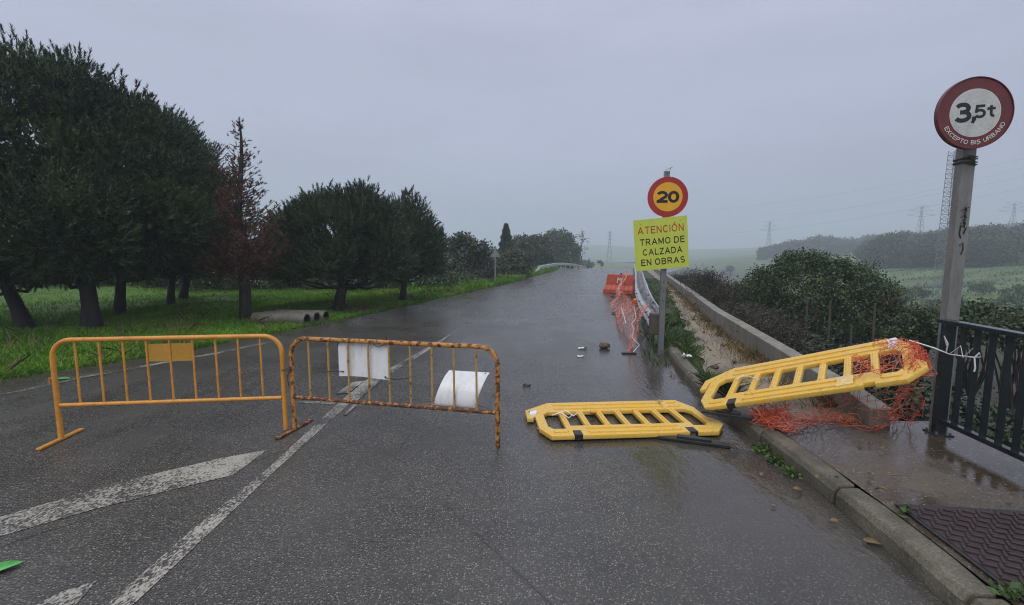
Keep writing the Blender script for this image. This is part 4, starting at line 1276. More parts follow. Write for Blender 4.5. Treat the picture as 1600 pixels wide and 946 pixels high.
def on_barrier(root, ang, x, z, y=0.0):
    A = root.location; return Vector((A.x + x * math.cos(ang) - y * math.sin(ang), A.y + x * math.sin(ang) + y * math.cos(ang), z))
def px_on_barrier(root, ang, px, py):
    d = ray(px, py); A = root.location; nrm = Vector((-math.sin(ang), math.cos(ang), 0))
    t = (A - Vector((0, 0, EYE))).dot(nrm) / d.dot(nrm); P = Vector((0, 0, EYE)) + d * t
    return (P - A).dot(Vector((math.cos(ang), math.sin(ang), 0))), P.z
def sheet_thing():
    x0, zt = px_on_barrier(rb, rbA, 526, 532); x1, zb_ = px_on_barrier(rb, rbA, 608, 594)
    root = thing('blank_sheet', 'flat white rectangular sheet tied to the top of the rusty barrier', 'sheet', on_barrier(rb, rbA, x0, zb_), rbA)
    w, h = x1 - x0, zt - zb_
    n = 12; vs = []; fs = []
    for i in range(n + 1):
        for (yy, zz) in ((.016, 0), (.019, 0), (.019, 1), (.016, 1)):
            vs.append((w * i / n, yy + .012 * math.sin(math.pi * i / n) + .004 * zz, h * zz + (.006 * math.sin(5 * i / n))))
    for i in range(n):
        a, b = 4 * i, 4 * i + 4
        fs += [(a, b, b + 3, a + 3), (a + 1, a + 2, b + 2, b + 1), (a, a + 1, b + 1, b), (a + 3, b + 3, b + 2, a + 2)]
    fs += [(0, 3, 2, 1), (4 * n, 4 * n + 1, 4 * n + 2, 4 * n + 3)]
    MB().add(vs, fs).build('panel', MT['white_sheet'], root)
    for pts in ([(-.155, .0, .03), (-.06, -.016, .055), (.05, .014, .05)], [(w - .05, .012, .015), (w + .06, -.012, .012), (w + .20, .0, .03)],
                [(w * .72, .0, h - .02), (w * .82, -.008, h - .045), (w * .97, .0, h - .012), (w * .97, .0, h + .05)], [(.0, .012, h - .05), (.02, -.005, h - .02), (.03, 0, h + .03)]):
        MB().tube(pts, .004, 5).build('cable_tie', MT['tie'], root, True)
    for (hx, hz) in ((.045, .045), (w - .045, .02)):
        MB().disc((hx, .0155, hz), .008, -.002, .002, 12).build('eyelet', MT['tie'], root)
sheet_thing()
def curved_sheet():
    x0, zb_ = px_on_barrier(rb, rbA, 676, 634); x1, _ = px_on_barrier(rb, rbA, 741, 638)
    root = thing('blank_sheet', 'curled white sheet sagging from the bottom rail of the rusty barrier', 'sheet', on_barrier(rb, rbA, x0, zb_), rbA)
    w = x1 - x0; n = 16; prof_ = []; y, z = .022, 0.0; H = .38
    for i in range(n + 1):
        prof_.append((y, z)); a = R(-10) + R(98) * (i / n); y += math.sin(a) * H / n; z += math.cos(a) * H / n
    vs = []; fs = []
    for (py, pz) in prof_:
        sh = .06 * pz / .2
        vs += [(sh, py, pz), (w + sh, py, pz), (w + sh, py + .003, pz - .003), (sh, py + .003, pz - .003)]
    for i in range(n):
        a, b = 4 * i, 4 * i + 4
        fs += [(a, a + 1, b + 1, b), (a + 2, a + 3, b + 3, b + 2), (a + 1, a + 2, b + 2, b + 1), (a + 3, a, b, b + 3)]
    fs += [(0, 3, 2, 1), (4 * n, 4 * n + 1, 4 * n + 2, 4 * n + 3)]
    MB().add(vs, fs).build('panel', MT['white_sheet'], root, True)
    for pts in ([(-.20, .0, .05), (-.08, -.008, .035), (.03, .024, .04)], [(w - .02, .024, .035), (w + .1, .0, .02), (w + .17, -.012, -.005)]):
        MB().tube(pts, .004, 5).build('cable_tie', MT['tie'], root, True)
    for hx in (.04, w - .04):
        MB().box((hx + .09, prof_[-2][0] - .004, prof_[-2][1] + .002), (.012, .012, .006)).build('eyelet', MT['tie'], root)
curved_sheet()

# ------------------------------------------------------------------ yellow plastic barriers
def chamfer(x0, y0, x1, y1, c=.02):
    return [(x0 + c, y0), (x1 - c, y0), (x1, y0 + c), (x1, y1 - c), (x1 - c, y1), (x0 + c, y1), (x0, y1 - c), (x0, y0 + c)]
def plastic_barrier(label, origin, ex, ey, L, Hh, feet, tape=None, group=None):
    root = thing('plastic_barrier', label, 'barrier', origin)
    ex = Vector(ex).normalized(); ey = Vector(ey); ey = (ey - ex * ey.dot(ex)).normalized(); ez = ex.cross(ey)
    root.rotation_euler = Matrix((ex, ey, ez)).transposed().to_euler()
    s = t = 1.0
    S = lambda pts: [(x * s, y * t) for x, y in pts]
    outer = [(.085, .18), (.17, .0), (.365, 0), (.365, .04), (.46, .04), (.46, 0), (1.445, 0), (1.445, .04), (1.54, .04), (1.54, 0), (1.725, .0), (1.86, .17), (1.86, .26), (1.79, .38), (1.80, .66), (1.70, .90), (.26, .90), (.0, .68), (.0, .46), (.045, .46), (.05, .61), (.085, .63)]
    holes = []
    xs = np.linspace(.16, 1.735, 9)
    for i in range(8):
        a, b = xs[i] + .02 * (i > 0), xs[i + 1] - .02 * (i < 7)
        lo = .15 if i in (0, 7) else .22
        if i == 0: holes.append([(a + .05, lo), (b, lo), (b, .63), (a + .06, .63), (a, .56), (a, lo + .07)])
        elif i == 7: holes.append([(a, lo), (b - .05, lo), (b, lo + .07), (b, .56), (b - .05, .63), (a, .63)])
        else: holes.append(chamfer(a, lo, b, .63, .016))
    V, fs = curve_shape([S(outer)] + [S(h) for h in holes], .014, .009)
    mb = MB(); mb.add(V, fs)
    mb.build('panel', MT['yellow'], root, True)
    for (a, y0, b, y1) in ((.30, .685, 1.66, .715), (.30, .80, 1.66, .84), (.52, .04, 1.39, .075), (.52, .14, 1.39, .17), (.20, .06, .33, .09), (1.58, .06, 1.71, .09)):
        V, fs = curve_shape([S(chamfer(a, y0, b, y1, .014))], .005, .006)
        MB().add([(p[0], p[1], p[2] + .025) for p in V], fs).build('rib', MT['yellow'], root, True)
    rr = MB()
    for i in range(1, 8):
        rr.box((xs[i], .425, .024), (.018, .40, .012))
    rr.build('bar_ridges', MT['yellow'], root, bevel=.005)
    for xx in (.70, 1.15):
        MB().box((xx * s, .60 * t, .020), (.07, .04, .022)).build('reflector_clip', MT['orange_tab'], root, bevel=.006)
    Mi = Matrix((ex, ey, ez))
    for (fx, w0, w1) in feet:
        fb = MB(); fb.box((fx, .045, .0), (.08, .11, .058)); fb.build('foot_socket', MT['black_plastic'], root, bevel=.008)
        if w0 is not None:
            a_, b_ = Mi @ (Vector(w0) - Vector(origin)), Mi @ (Vector(w1) - Vector(origin))
            up_ = Mi @ Vector((0, 0, 1)); d_ = (b_ - a_)
            ff = MB(); ff.bar(a_, b_, .075, .03, up_)
            ff.bar(a_ + d_ * .28 + up_ * .026, a_ + d_ * .75 + up_ * .026, .05, .028, up_)
            ff.bar(a_ + d_ * .5, Vector((fx, .02, .0)), .05, .03, up_)
            ff.build('foot', MT['black_plastic'], root, bevel=.006)
    return root, ex, ey, ez, s, t
_e = Vector((math.cos(R(4.2)), math.sin(R(4.2)), 0))
yb1 = plastic_barrier('yellow plastic barrier lying flat on the wet road', at(863, 684.5, .04) - _e * .17, _e, Vector((-_e.y, _e.x, 0)), 1.86, .90,
                      [(.413, None, None), (1.49, at(1027, 682, .018), at(1141, 697, .018))])
yb2 = plastic_barrier('yellow plastic barrier propped on the kerb and tied to the railing', Vector((1.775, 4.47, .125)), Vector((.709, -.61, .353)), Vector((.576, .79, .209)), 1.86, .90,
                      [(.413, at(1097, 642, .17), at(1178, 654, .17))])
def local(yb, x, y, z):
    root, ex, ey, ez, s, t = yb
    return Vector(root.location) + ex * x + ey * y + ez * z
# strips of pale tape wound on the barriers
def wrap(yb, x, y0, y1, w, label, m=MT['tape_clear'], ragged=True):
    mb = MB()
    for k in range(3):
        xo = x + k * w * .5
        pts = [local(yb, xo, y0, .034 + .002 * k), local(yb, xo + .01, (y0 + y1) / 2, .046 + .003 * k), local(yb, xo, y1, .034 + .002 * k), local(yb, xo, y1 + .012, 0), local(yb, xo, y1, -.034), local(yb, xo, y0, -.034), local(yb, xo, y0 - .012, 0), local(yb, xo, y0, .034 + .002 * k)]
        n = yb[1]
        for a, b in zip(pts[:-1], pts[1:]):
            mb.add([a - n * w / 2, a + n * w / 2, b + n * w / 2, b - n * w / 2], [(0, 1, 2, 3)])
    tag(mb.build('tape_wrap', m), label, 'tape')
wrap(yb1, 1.48, .66, .88, .028, 'clear packing tape wound round the top rail of the flat lying yellow barrier')
wrap(yb1, .04, .54, .64, .035, 'pale tape wound round the hooked end of the flat lying yellow barrier', MT['tape_white'])
wrap(yb2, 1.30, .02, .19, .06, 'clear packing tape wound round the lower rail of the propped yellow barrier')
wrap(yb2, 1.66, .66, .86, .035, 'pale tape wound round the top corner of the propped yellow barrier', MT['tape_white'])

# ------------------------------------------------------------------ railing
def railing():
    p0 = Vector((3.74, 3.90, .128)); d = Vector((-.13, -1, 0)).normalized()
    root = thing('railing', 'dark navy steel railing at the edge of the pavement', 'railing', p0, math.atan2(d.y, d.x))
    Lr = 7.0; h = 1.0
    MB().box((Lr / 2 - .03, 0, h - .012), (Lr + .10, .085, .035)).build('top_rail', MT['rail_dark'], root, bevel=.005)
    MB().box((Lr / 2, 0, .125), (Lr - .06, .055, .04)).build('bottom_rail', MT['rail_dark'], root, bevel=.004)
    for k in range(4):
        x = k * 2.3
        o = MB().box((x, 0, h / 2 - .012), (.055, .085, h - .035)).build('post', MT['rail_dark'], root, bevel=.004)
        b = MB().box((x, 0, .006), (.15, .15, .012)); b.build('base_plate', MT['rail_dark'], o, bevel=.002)
        bb_ = MB()
        for sx in (-1, 1):
            for sy in (-1, 1): bb_.tube([(x + sx * .055, sy * .055, .012), (x + sx * .055, sy * .055, .032)], .011, 6)
        bb_.build('bolts', MT['galv'], o)
    x = .155
    while x < Lr:
        if abs((x + .04) % 2.3 - .04) > .05:
            MB().box((x, 0, .145 + (h - .03 - .145) / 2), (.014, .045, h - .03 - .145)).build('baluster', MT['rail_dark'], root)
        x += .135
    return root
railing()

# ------------------------------------------------------------------ 3,5 t sign
def weight_sign():
    b = Vector((0, 0, .0)); q = atY(1483, 500, 4.08); b = Vector((q.x, 4.08, -.3))
    root = thing('weight_limit_sign', 'round red and white weight limit sign on grey post', 'sign', b)
    H = atY(1509, 236, 4.08).z - b.z
    po = MB()
    po.box((0, 0, H / 2 + .16), (.115, .075, H + .32))
    p = po.build('post', MT['post_grey'], root, bevel=.01)
    # pen scrawl on the post
    gm = MB()
    def st(*pts): gm.tube([(x, -.0395, z + .3) for x, z in pts], .006, 5)
    zs = atY(1500, 330, 4.08).z - b.z - .3
    for k, dz in enumerate((0, -.06, -.115)):
        st((-.025, zs + dz), (.005, zs + dz + .03), (.02, zs + dz), (-.01, zs + dz - .02)); st((.0, zs + dz + .03), (.012, zs + dz - .03))
    z2 = atY(1500, 362, 4.08).z - b.z - .3
    st((-.02, z2 + .05), (-.025, z2 - .02), (-.01, z2 - .06)); st((.01, z2 - .02), (.028, z2 + .03))
    st((-.015, z2 - .12), (.012, z2 - .10), (.02, z2 - .16), (.005, z2 - .20)); st((.03, z2 + .2), (.031, z2 + .205))
    gm.build('scrawl', MT['graffiti'], p, True)
    # rust streak
    # the disc, turned a little towards the road
    c = atY(1523, 177, 3.93); yaw = R(-19)
    r = .280
    d = thing('disc_holder', '', '') if False else None
    mb = MB(); mb.disc((0, 0, 0), r, -.002, .022, 64)
    disc = mb.build('sign_disc', MT['sign_red_old'], root, True)
    disc.location = (c.x - b.x, c.y - b.y, c.z - b.z); disc.rotation_euler = (0, R(-3.5), R(-6))
    MB().disc((0, 0, 0), r * .665, -.006, -.002, 64).build('white_face', MT['sign_white_old'], disc)
    MB().disc((0, 0, 0), r * .685, -.005, -.0025, 64, r * .665).build('inner_rim', MT['ink_white'], disc)
    MB().disc((0, 0, 0), r + .006, -.010, .03, 64, r).build('rim', MT['sign_red_old'], disc, True)
    for txt, sz, bo_, cx_, cz_ in (('3', .160, .21, -.092, .010), (',', .125, .20, -.013, .004), ('5', .108, .20, .036, .008), ('t', .105, .20, .118, .008)):
        k = MB(); V, fs = text_mesh(txt, sz, bo_); put_text(k, V, fs, cx_, cz_, -.0066); k.build('lettering', MT['ink'], disc)
    k = MB(); txt = 'EXCEPTO BIS URBANO'; rr = r * .835
    a0, a1 = R(203), R(337)
    wts = [(GLYPH[ch][0] + .40) if ch != ' ' else .62 for ch in txt]
    tot = sum(wts); acc = 0
    for ch, w in zip(txt, wts):
        a = a0 + (a1 - a0) * (acc + w / 2) / tot; acc += w
        if ch == ' ': continue
        V, fs = text_mesh(ch, .034, .16)
        put_text(k, V, fs, rr * math.cos(a), rr * math.sin(a), -.0040, a + math.pi / 2)
        if ch == 'I':      # the torn remains of the U
            V, fs = text_mesh(',', .034, .16); a += R(3.6)
            put_text(k, V, fs, rr * math.cos(a), rr * math.sin(a), -.0040, a + math.pi / 2)
    k.build('lettering', MT['ink_white'], disc)
    # cord tied under the disc
    zc = H - .07
    cm = MB()
    for j in range(4):
        z = zc - .012 * j + .004 * math.sin(j * 2)
        cm.tube([(-.062, -.042, z), (.062, -.042, z + .014 - .01 * j), (.062, .042, z + .005), (-.062, .042, z - .004)], .006, 5, True, True)
    cm.tube([(.0, -.045, zc), (.02, -.06, zc - .03), (.03, -.055, zc - .07)], .008, 6); cm.tube([(-.01, -.045, zc), (-.03, -.06, zc + .02), (.01, -.062, zc + .01)], .009, 6)
    cm.build('cord', MT['wood'], root, True)
weight_sign()

# ------------------------------------------------------------------ 20 sign with the yellow notice
def works_sign():
    Y = at(1031, 557).y
    b = Vector((at(1032, 557).x, Y, -.02))
    root = thing('roadworks_sign', 'amber twenty speed disc above yellow roadworks notice on steel post', 'sign', b)
    H = atY(1045, 268, Y).z - b.z
    po = MB(); po.box((0, -.02, H / 2), (.085, .006, H)); po.box((-.04, .0, H / 2), (.006, .045, H)); po.box((.04, 0, H / 2), (.006, .045, H))
    p = po.build('post', MT['galv'], root)
    hb = MB()
    for z in (.1, .95, 1.1, 1.25, 1.5, H - .06, H - .03): hb.disc((0, -.0245, z), .009, -.001, .001, 12)
    hb.build('bolt_holes', MT['ink'], p)
    wm = MB(); wm.tube([(-.03, -.03, H - .05), (.03, -.03, H - .02), (.05, -.03, H + .05), (.10, -.03, H + .07), (.04, -.03, H + .04), (-.02, -.03, H + .02), (-.03, -.03, H - .03)], .0035, 5)
    wm.build('wire', MT['tie'], root)
    c = atY(1043.5, 308, Y - .06); r = .305 * (Y - .06) / 7.1 * 1.0
    r = 30.5 / F * (Y - .06) / ray(1043, 308).y
    disc = MB().disc((0, 0, 0), r, -.002, .02, 64).build('speed_disc', MT['sign_red'], root, True)
    disc.location = c - b; disc.rotation_euler = (0, 0, R(-4))
    MB().disc((0, 0, 0), r * .735, -.006, -.002, 64).build('amber_face', MT['sign_yel'], disc)
    MB().disc((0, 0, 0), r + .004, -.004, .024, 64, r).build('rim', MT['sign_red'], disc, True)
    for txt, cx_ in (('2', -.088), ('0', .088)):
        k = MB(); V, fs = text_mesh(txt, .185, .235); V[:, 0] *= 1.12; put_text(k, V, fs, cx_, 0, -.0066); k.build('lettering', MT['ink'], disc)
    c = atY(1033, 381, Y - .10); s = (Y - .10) / F / ray(1033, 381).y
    w, h = 82.5 * s, 79.5 * s
    bd = MB().box((0, 0, 0), (w, .004, h)).build('notice_board', MT['board_yel'], root, bevel=.001)
    bd.location = c - b; bd.rotation_euler = (R(3), R(-5.2), R(-3))
    k = MB(); V, fs = text_mesh('ATENCIÓN', .118, .150, .22); wv = V[:, 0].max() - V[:, 0].min(); V[:, 0] *= (.86 * w) / wv
    put_text(k, V, fs, .0, h * .285, -.0026)
    k.tube([(-.38 * w, -.003, h * .43), (-.36 * w, -.003, h * .40)], .003, 4); k.tube([(.36 * w, -.003, h * .40), (.385 * w, -.003, h * .43)], .003, 4)
    k.build('lettering', MT['ink_red'], bd)
    for txt, zz, ww in (('TRAMO DE', .055, .83), ('CALZADA', -.145, .74), ('EN OBRAS', -.345, .82)):
        k = MB(); V, fs = text_mesh(txt, .105, .165, .22); wv = V[:, 0].max() - V[:, 0].min(); V[:, 0] *= ww * w / wv
        put_text(k, V, fs, .02 * w, zz * h, -.0026)
        k.build('lettering', MT['ink'], bd)
    bk = MB(); bk.bar((-.05, -.035, c.z - b.z + .2), (.05, -.035, c.z - b.z + .2), .03, .04); bk.bar((-.05, -.035, c.z - b.z - .2), (.05, -.035, c.z - b.z - .2), .03, .04)
    bk.build('bracket', MT['sign_back'], root)
works_sign()

# ------------------------------------------------------------------ guardrails
W_PROF = [(0, .0), (.0, .03), (-.065, .065), (-.065, .10), (0, .14), (0, .17), (-.065, .21), (-.065, .245), (0, .28), (0, .31)]
def beam(name, pts, z0, side, m, root, flare=None):
    """a W-profile beam along plan points; side -1: corrugation faces left"""
    mb = MB(); vs = []; fs = []
    k = len(W_PROF)
    for i, (x, y) in enumerate(pts):
        a, b = pts[max(i - 1, 0)], pts[min(i + 1, len(pts) - 1)]
        t = Vector((b[0] - a[0], b[1] - a[1], 0)).normalized(); nn = Vector((t.y, -t.x, 0))
        zb_ = float(zr(y)) + (z0 if flare is None else z0 + flare(i))
        for (o_, z) in W_PROF: vs.append(Vector((x, y, zb_ + z)) + nn * o_ * -side * -1)
        for (o_, z) in W_PROF[::-1]: vs.append(Vector((x, y, zb_ + z)) + nn * (o_ * -side * -1 + .006))
    n2 = 2 * k
    for i in range(len(pts) - 1):
        for j in range(n2): fs.append((i * n2 + j, i * n2 + (j + 1) % n2, (i + 1) * n2 + (j + 1) % n2, (i + 1) * n2 + j))
    fs += [tuple(range(n2))[::-1], tuple((len(pts) - 1) * n2 + j for j in range(n2))]
    mb.add(vs, fs)
    return mb.build(name, m, root, True)
gy0 = 7.75
gx_ = lambda y: float(np.interp(y, [7.45, 10.8, 14.5, 20, 26.5], [2.36, 3.06, 3.95, 5.40, 7.15])) if y < 26.5 else float(xr(y)) + .12 + 7.15 - float(xr(26.5)) - .12
gp = [(gx_(y), y) for y in list(np.arange(gy0, 20, .5)) + list(np.arange(20, 58, 1.5))]
gr = thing('guardrail', 'galvanised double guardrail starting at the roadworks sign post', 'guardrail', (0, 0, 0))
beam('front_beam', gp, .36, 1, MT['guard'], gr)
gp2 = [(gx_(y) + .20 + .10 * min(1, (y - 9.5) / 6), y) for y in list(np.arange(9.5, 20, .5)) + list(np.arange(20, 58, 1.5))]
beam('rear_beam', gp2, .36, -1, MT['guard'], gr)
for y in np.arange(8.6, 56, 2.0):
    x = gx_(y) + .15; z = float(zr(y))
    MB().box((x, y, z + .33), (.10, .05, .76)).build('post', MT['guard'], gr)
    MB().box((x - .10, y, z + .515), (.10, .06, .16)).build('spacer', MT['guard'], gr); MB().box((x + .08, y, z + .515), (.08, .06, .16)).build('spacer', MT['guard'], gr)
te = MB(); x0, y0 = gp[0]
te.box((x0 + .02, y0 - .03, .515), (.21, .16, .37)); te.build('end_terminal', MT['guard_end'], gr, bevel=.02)
bo = MB()
for y in (7.9, 8.6, 10.6, 12.6):
    for z in (.43, .60): bo.tube([(gx_(y), y, z), (gx_(y) - .10, y, z)], .014, 6)
bo.build('bolts', MT['tie'], gr)

pts_l = [at(829, 432), at(838, 429.5), at(846, 428), at(860, 426.2), at(880, 424)]
gl = thing('guardrail', 'distant curved guardrail along the left edge of the road crest', 'guardrail', (0, 0, 0))
q = [(p.x - .1, p.y) for p in pts_l]
ys = list(np.arange(q[0][1], 75, 1.5)); lx = [float(xl(y)) - .25 for y in ys]
beam('beam', list(zip(lx, ys)), .40, -1, MT['guard'], gl, lambda i: -.75 * max(0, 1 - i / 3.0))
for y in np.arange(ys[0] + 4, 70, 3.0):
    MB().box((float(xl(y)) - .33, y, float(zr(y)) + .32), (.10, .10, .8)).build('post', MT['guard'], gl)

# triangular sign seen from behind
def back_sign():
    b = at(778, 452); b = Vector((at(778, 447).x, at(778, 447).y, .0))
    Y = b.y
    b.x = float(xl(Y)) - .10; b.z = float(terrain(b.x, Y))
    root = thing('triangular_sign', 'grey back of a triangular road sign on a thin post', 'sign', b)
    zt = atY(777, 385, Y).z - b.z
    MB().box((0, 0, zt / 2), (.07, .05, zt)).build('post', MT['galv'], root)
    s = .27; z0 = atY(777, 402, Y).z - b.z
    tri = [(-s, z0), (s, z0), (0, z0 + 1.62 * s)]
    MB().add([(x, -.03, z) for x, z in tri] + [(x, -.05, z) for x, z in tri], [(0, 1, 2), (5, 4, 3), (0, 3, 4, 1), (1, 4, 5, 2), (2, 5, 3, 0)]).build('plate', MT['sign_back'], root)
back_sign()

# ------------------------------------------------------------------ red water-filled barrier
def red_barrier():
    A = at(942, 458); B = at(990, 461)
    root = thing('water_barrier', 'red plastic water filled road barrier at the guardrail', 'barrier', (A.x, A.y, .01), math.atan2((B - A).y, (B - A).x))
    L = (B - A).length; h = .80
    prof_ = [(-.02, 0), (.46, 0), (.46, .16), (.34, .34), (.29, h), (.15, h), (.10, .34), (-.02, .16)]
    mb = MB(); vs = []
    cuts = [(0, 0), (.04, 0)]
    nb = 7
    xs = np.linspace(0, L, nb * 4 + 1)
    for i, x in enumerate(xs):
        ins = .02 if (i % 4 == 2 and 0 < i < len(xs) - 1) else 0.0
        for (y, z) in prof_:
            e_ = .30 * (z / h) * .42 * (1 if x < L / 2 else -1) * (abs(x - L / 2) / (L / 2)) ** 3
            vs.append((x + e_, y + ins * (1 if y < .2 else -1) * (1 if 0 < z < h else 0), z - (.018 if (z == h and i % 4 == 2) else 0)))
    k = len(prof_); fs = []
    for i in range(len(xs) - 1):
        for j in range(k): fs.append((i * k + j, (i + 1) * k + j, (i + 1) * k + (j + 1) % k, i * k + (j + 1) % k))
    fs += [tuple(range(k)), tuple((len(xs) - 1) * k + j for j in range(k))[::-1]]
    mb.add(vs, fs); mb.build('body', MT['red_bar'], root, bevel=.012)
    MB().tube([(L * .52, .21, h - .02), (L * .52, .21, h + .06)], .04, 10).build('filler_cap', MT['black_plastic'], root)
    mk = MB(); x, z = L * .5, .55
    for a, b in (((-.09, -.11), (-.07, .11)), ((-.07, .11), (0, .0)), ((0, .0), (.07, .11)), ((.07, .11), (.09, -.11))):
        mk.bar((x + a[0], .098, z + a[1]), (x + b[0], .098, z + b[1]), .045, .02, (0, 1, 0))
    mk.build('white_mark', MT['ink_white'], root)
    A2 = Vector((A.x + .95, A.y - 1.2, .01))
red_barrier()

# ------------------------------------------------------------------ orange netting
def net(mb, P, nu, nv, r, rg, skip=.0, jit=.006):
    G = [[Vector(P(i / nu, j / nv)) + Vector(rg.normal(size=3)) * jit for j in range(nv + 1)] for i in range(nu + 1)]
    for i in range(nu + 1):
        run = []
        for j in range(nv + 1):
            if rg.random() < skip and len(run) > 1:
                mb.tube(run, r, 3, False); run = [G[i][j]]
            else: run.append(G[i][j])
        if len(run) > 1: mb.tube(run, r, 3, False)
    for j in range(nv + 1):
        run = []
        for i in range(nu + 1):
            if rg.random() < skip and len(run) > 1:
                mb.tube(run, r, 3, False); run = [G[i][j]]
            else: run.append(G[i][j])
        if len(run) > 1: mb.tube(run, r * 1.15, 3, False)
rg = np.random.default_rng(200)
nm = MB()
def hang(u, v):
    # hung from the lower rail of the propped barrier down to the pavement
    top = local(yb2, .50 + 1.25 * u, .06, -.03)
    bot = at(1215 + 165 * u, 667 + 4 * math.sin(u * 9), .145 + .02 * abs(math.sin(u * 11)))
    p = top.lerp(bot, v ** .9); p += Vector((.03 * math.sin(u * 14 + v * 3), .05 * math.sin(u * 8 + v * 5), -.06 * math.sin(math.pi * v)))
    return p
net(nm, hang, 22, 8, .0026, rg, .10, .012)
def over(u, v):
    # draped over the tied end of the propped barrier
    x = 1.40 + .44 * u; y = .10 + .70 * v
    z = .05 + .04 * math.sin(u * 7 + v * 4) - .02
    return local(yb2, x, y, z)
net(nm, over, 14, 15, .0026, rg, .05, .012)
def drop(u, v):
    top = local(yb2, 1.74 + .10 * u, .06 + .60 * u, .0)
    bot = at(1372 + 55 * u, 652 + 24 * (1 - u) * u + 6 * u, .16 + .04 * math.sin(u * 8))
    return top.lerp(bot, v) + Vector((.05 * math.sin(v * 6 + u * 4), .05 * math.sin(u * 9 + v * 4), -.05 * math.sin(math.pi * v)))
net(nm, drop, 10, 14, .0026, rg, .06, .014)
def edge_roll(u, v):
    a = v * 2 * math.pi; c = local(yb2, 1.83, .15 + .65 * u, .02)
    return c + Vector((math.cos(a) * .06, math.sin(a) * .05, math.sin(a) * .07)) + Vector((0, 0, -.10 * u))
net(nm, edge_roll, 20, 9, .0021, rg, .05, .02)
# tangled heap on the kerb
hc = at(1203, 653, .19)
for k in range(170):
    a = rg.uniform(0, 6.28); el = rg.uniform(-.1, 1.3)
    pts = []
    p = hc + Vector((rg.normal() * .075, -rg.normal() * .05, abs(rg.normal()) * .03))
    d = Vector(rg.normal(size=3)) * .025
    for i in range(7):
        pts.append(p.copy()); d = d * .75 + Vector(rg.normal(size=3)) * .016; p = p + d
        p.z = max(p.z, .145); p = p.lerp(hc + Vector((0, 0, .01)), .06)
    nm.tube(pts, .0022, 3, False)
def trail(u, v):
    return at(1185 + 150 * u, 662 - 14 * v + 4 * math.sin(7 * u), .155 + .04 * (1 - u) * math.sin(v * 6 + u * 5) ** 2)
net(nm, trail, 24, 6, .0024, rg, .06, .015)
tag(nm.build('safety_net', MT['net']), 'torn orange safety net tangled over the propped yellow barrier and kerb', 'net')

# the net along the guardrail and the stake that holds it
nm2 = MB()
rg = np.random.default_rng(210)
bx = [1.98, 2.35, 2.72, 3.4, 4.55]; by = [7.72, 9.6, 12.0, 15.5, 19.6]
def net2(u, v):
    y = 7.72 + 11.9 * u ** 1.15
    x = float(np.interp(y, by, bx)) + .06 * math.sin(u * 17)
    topz = .86 - .42 * math.sin(math.pi * min(1, u * 1.1)) ** .7 + .10 * u
    lean_ = .28 * (1 - v)
    return Vector((x + .30 * v + .05 * math.sin(v * 6 + u * 9), y, .03 + topz * v))
net(nm2, net2, 78, 13, .0036, rg, .03, .014)
tag(nm2.build('safety_net', MT['net_pale']), 'sagging red orange safety net strung along the guardrail', 'net')
st = thing('marker_stake', 'leaning stake with an orange beacon holding up the guardrail net', 'stake', (1.99, 7.70, 0))
MB().tube([(0, 0, 0), (.03, 0, .45), (.075, 0, .86)], .011, 6).build('rod', MT['net_pale'], st, True)
MB().tube([(.075, 0, .86), (.075, 0, .885), (.078, 0, .93), (.078, 0, .945)], [.03, .042, .040, .018], 12).build('beacon', MT['amber'], st, True)
MB().box((0, 0, .012), (.24, .08, .02)).build('foot_bar', MT['black_plastic'], st)
tp_ = MB()
tp_.tube([(.06, -.02, .80), (.09, -.02, .62), (.02, -.02, .52), (.06, -.02, .44), (.03, -.02, .30), (.10, -.02, .22), (.16, -.02, .16), (.06, -.02, .04)], .008, 5)
tp_.tube([(-.06, .4, .75), (-.02, .35, .6), (.0, .3, .48)], .008, 5)
tag(tp_.build('tape_strip', MT['tape_white'], None, True, loc=(1.99, 7.68, 0)), 'white plastic tape fluttering from the marker stake', 'tape')

# white tape tied between propped barrier and railing
tp_ = MB()
a_ = local(yb2, 1.80, .70, .05); pst = Vector((3.74, 3.90, .98)); b2 = Vector((3.68, 3.72, .92))
tp_.tube([a_, a_.lerp(b2, .5) + Vector((0, 0, -.03)), Vector((3.66, 3.78, .86)), Vector((3.66, 3.58, .88))], [.005, .007, .005, .006], 5)
tp_.tube([Vector((3.66, 3.58, .88)), Vector((3.68, 3.565, .92)), Vector((3.71, 3.58, .885)), Vector((3.66, 3.58, .88)), Vector((3.655, 3.56, .80)), Vector((3.65, 3.56, .77))], .006, 5)
tp_.tube([pst + Vector((-.05, -.05, -.12)), pst + Vector((-.06, -.07, -.04)), pst + Vector((-.07, -.04, .02)), pst + Vector((-.05, -.05, -.06))], .005, 5)
tp_.tube([Vector((3.65, 3.78, .86)), Vector((3.66, 3.70, .95)), Vector((3.65, 3.66, .86)), Vector((3.66, 3.60, .95))], .003, 5)
tag(tp_.build('tape_strip', MT['tape_white'], None, True), 'white plastic tape knotted round the dark railing', 'tape')
tp_ = MB()
for (x, y) in ((.24, .47), (.30, .52)):
    tp_.tube([local(yb1, x, y, .04), local(yb1, x + .10, y + .02, .06), local(yb1, x + .16, y - .06, .03), local(yb1, x + .22, y + .03, .03)], .006, 5)
tp_.tube([local(yb1, .09, .42, .0), local(yb1, .12, .34, .02), local(yb1, .07, .28, -.02), local(yb1, .14, .30, .0)], .006, 5)
tag(tp_.build('tape_strip', MT['tape_white'], None, True), 'white tape scraps caught in the end slot of the flat lying yellow barrier', 'tape')
tp_ = MB(); tp_.tube([local(yb2, .40, .55, .05), local(yb2, .50, .50, .06), local(yb2, .62, .40, .05)], .005, 5); tp_.tube([local(yb2, .38, .50, .05), local(yb2, .44, .58, .05)], .006, 5)
tag(tp_.build('tape_strip', MT['tape_white'], None, True), 'short white tape tied to a bar of the propped yellow barrier', 'tape')

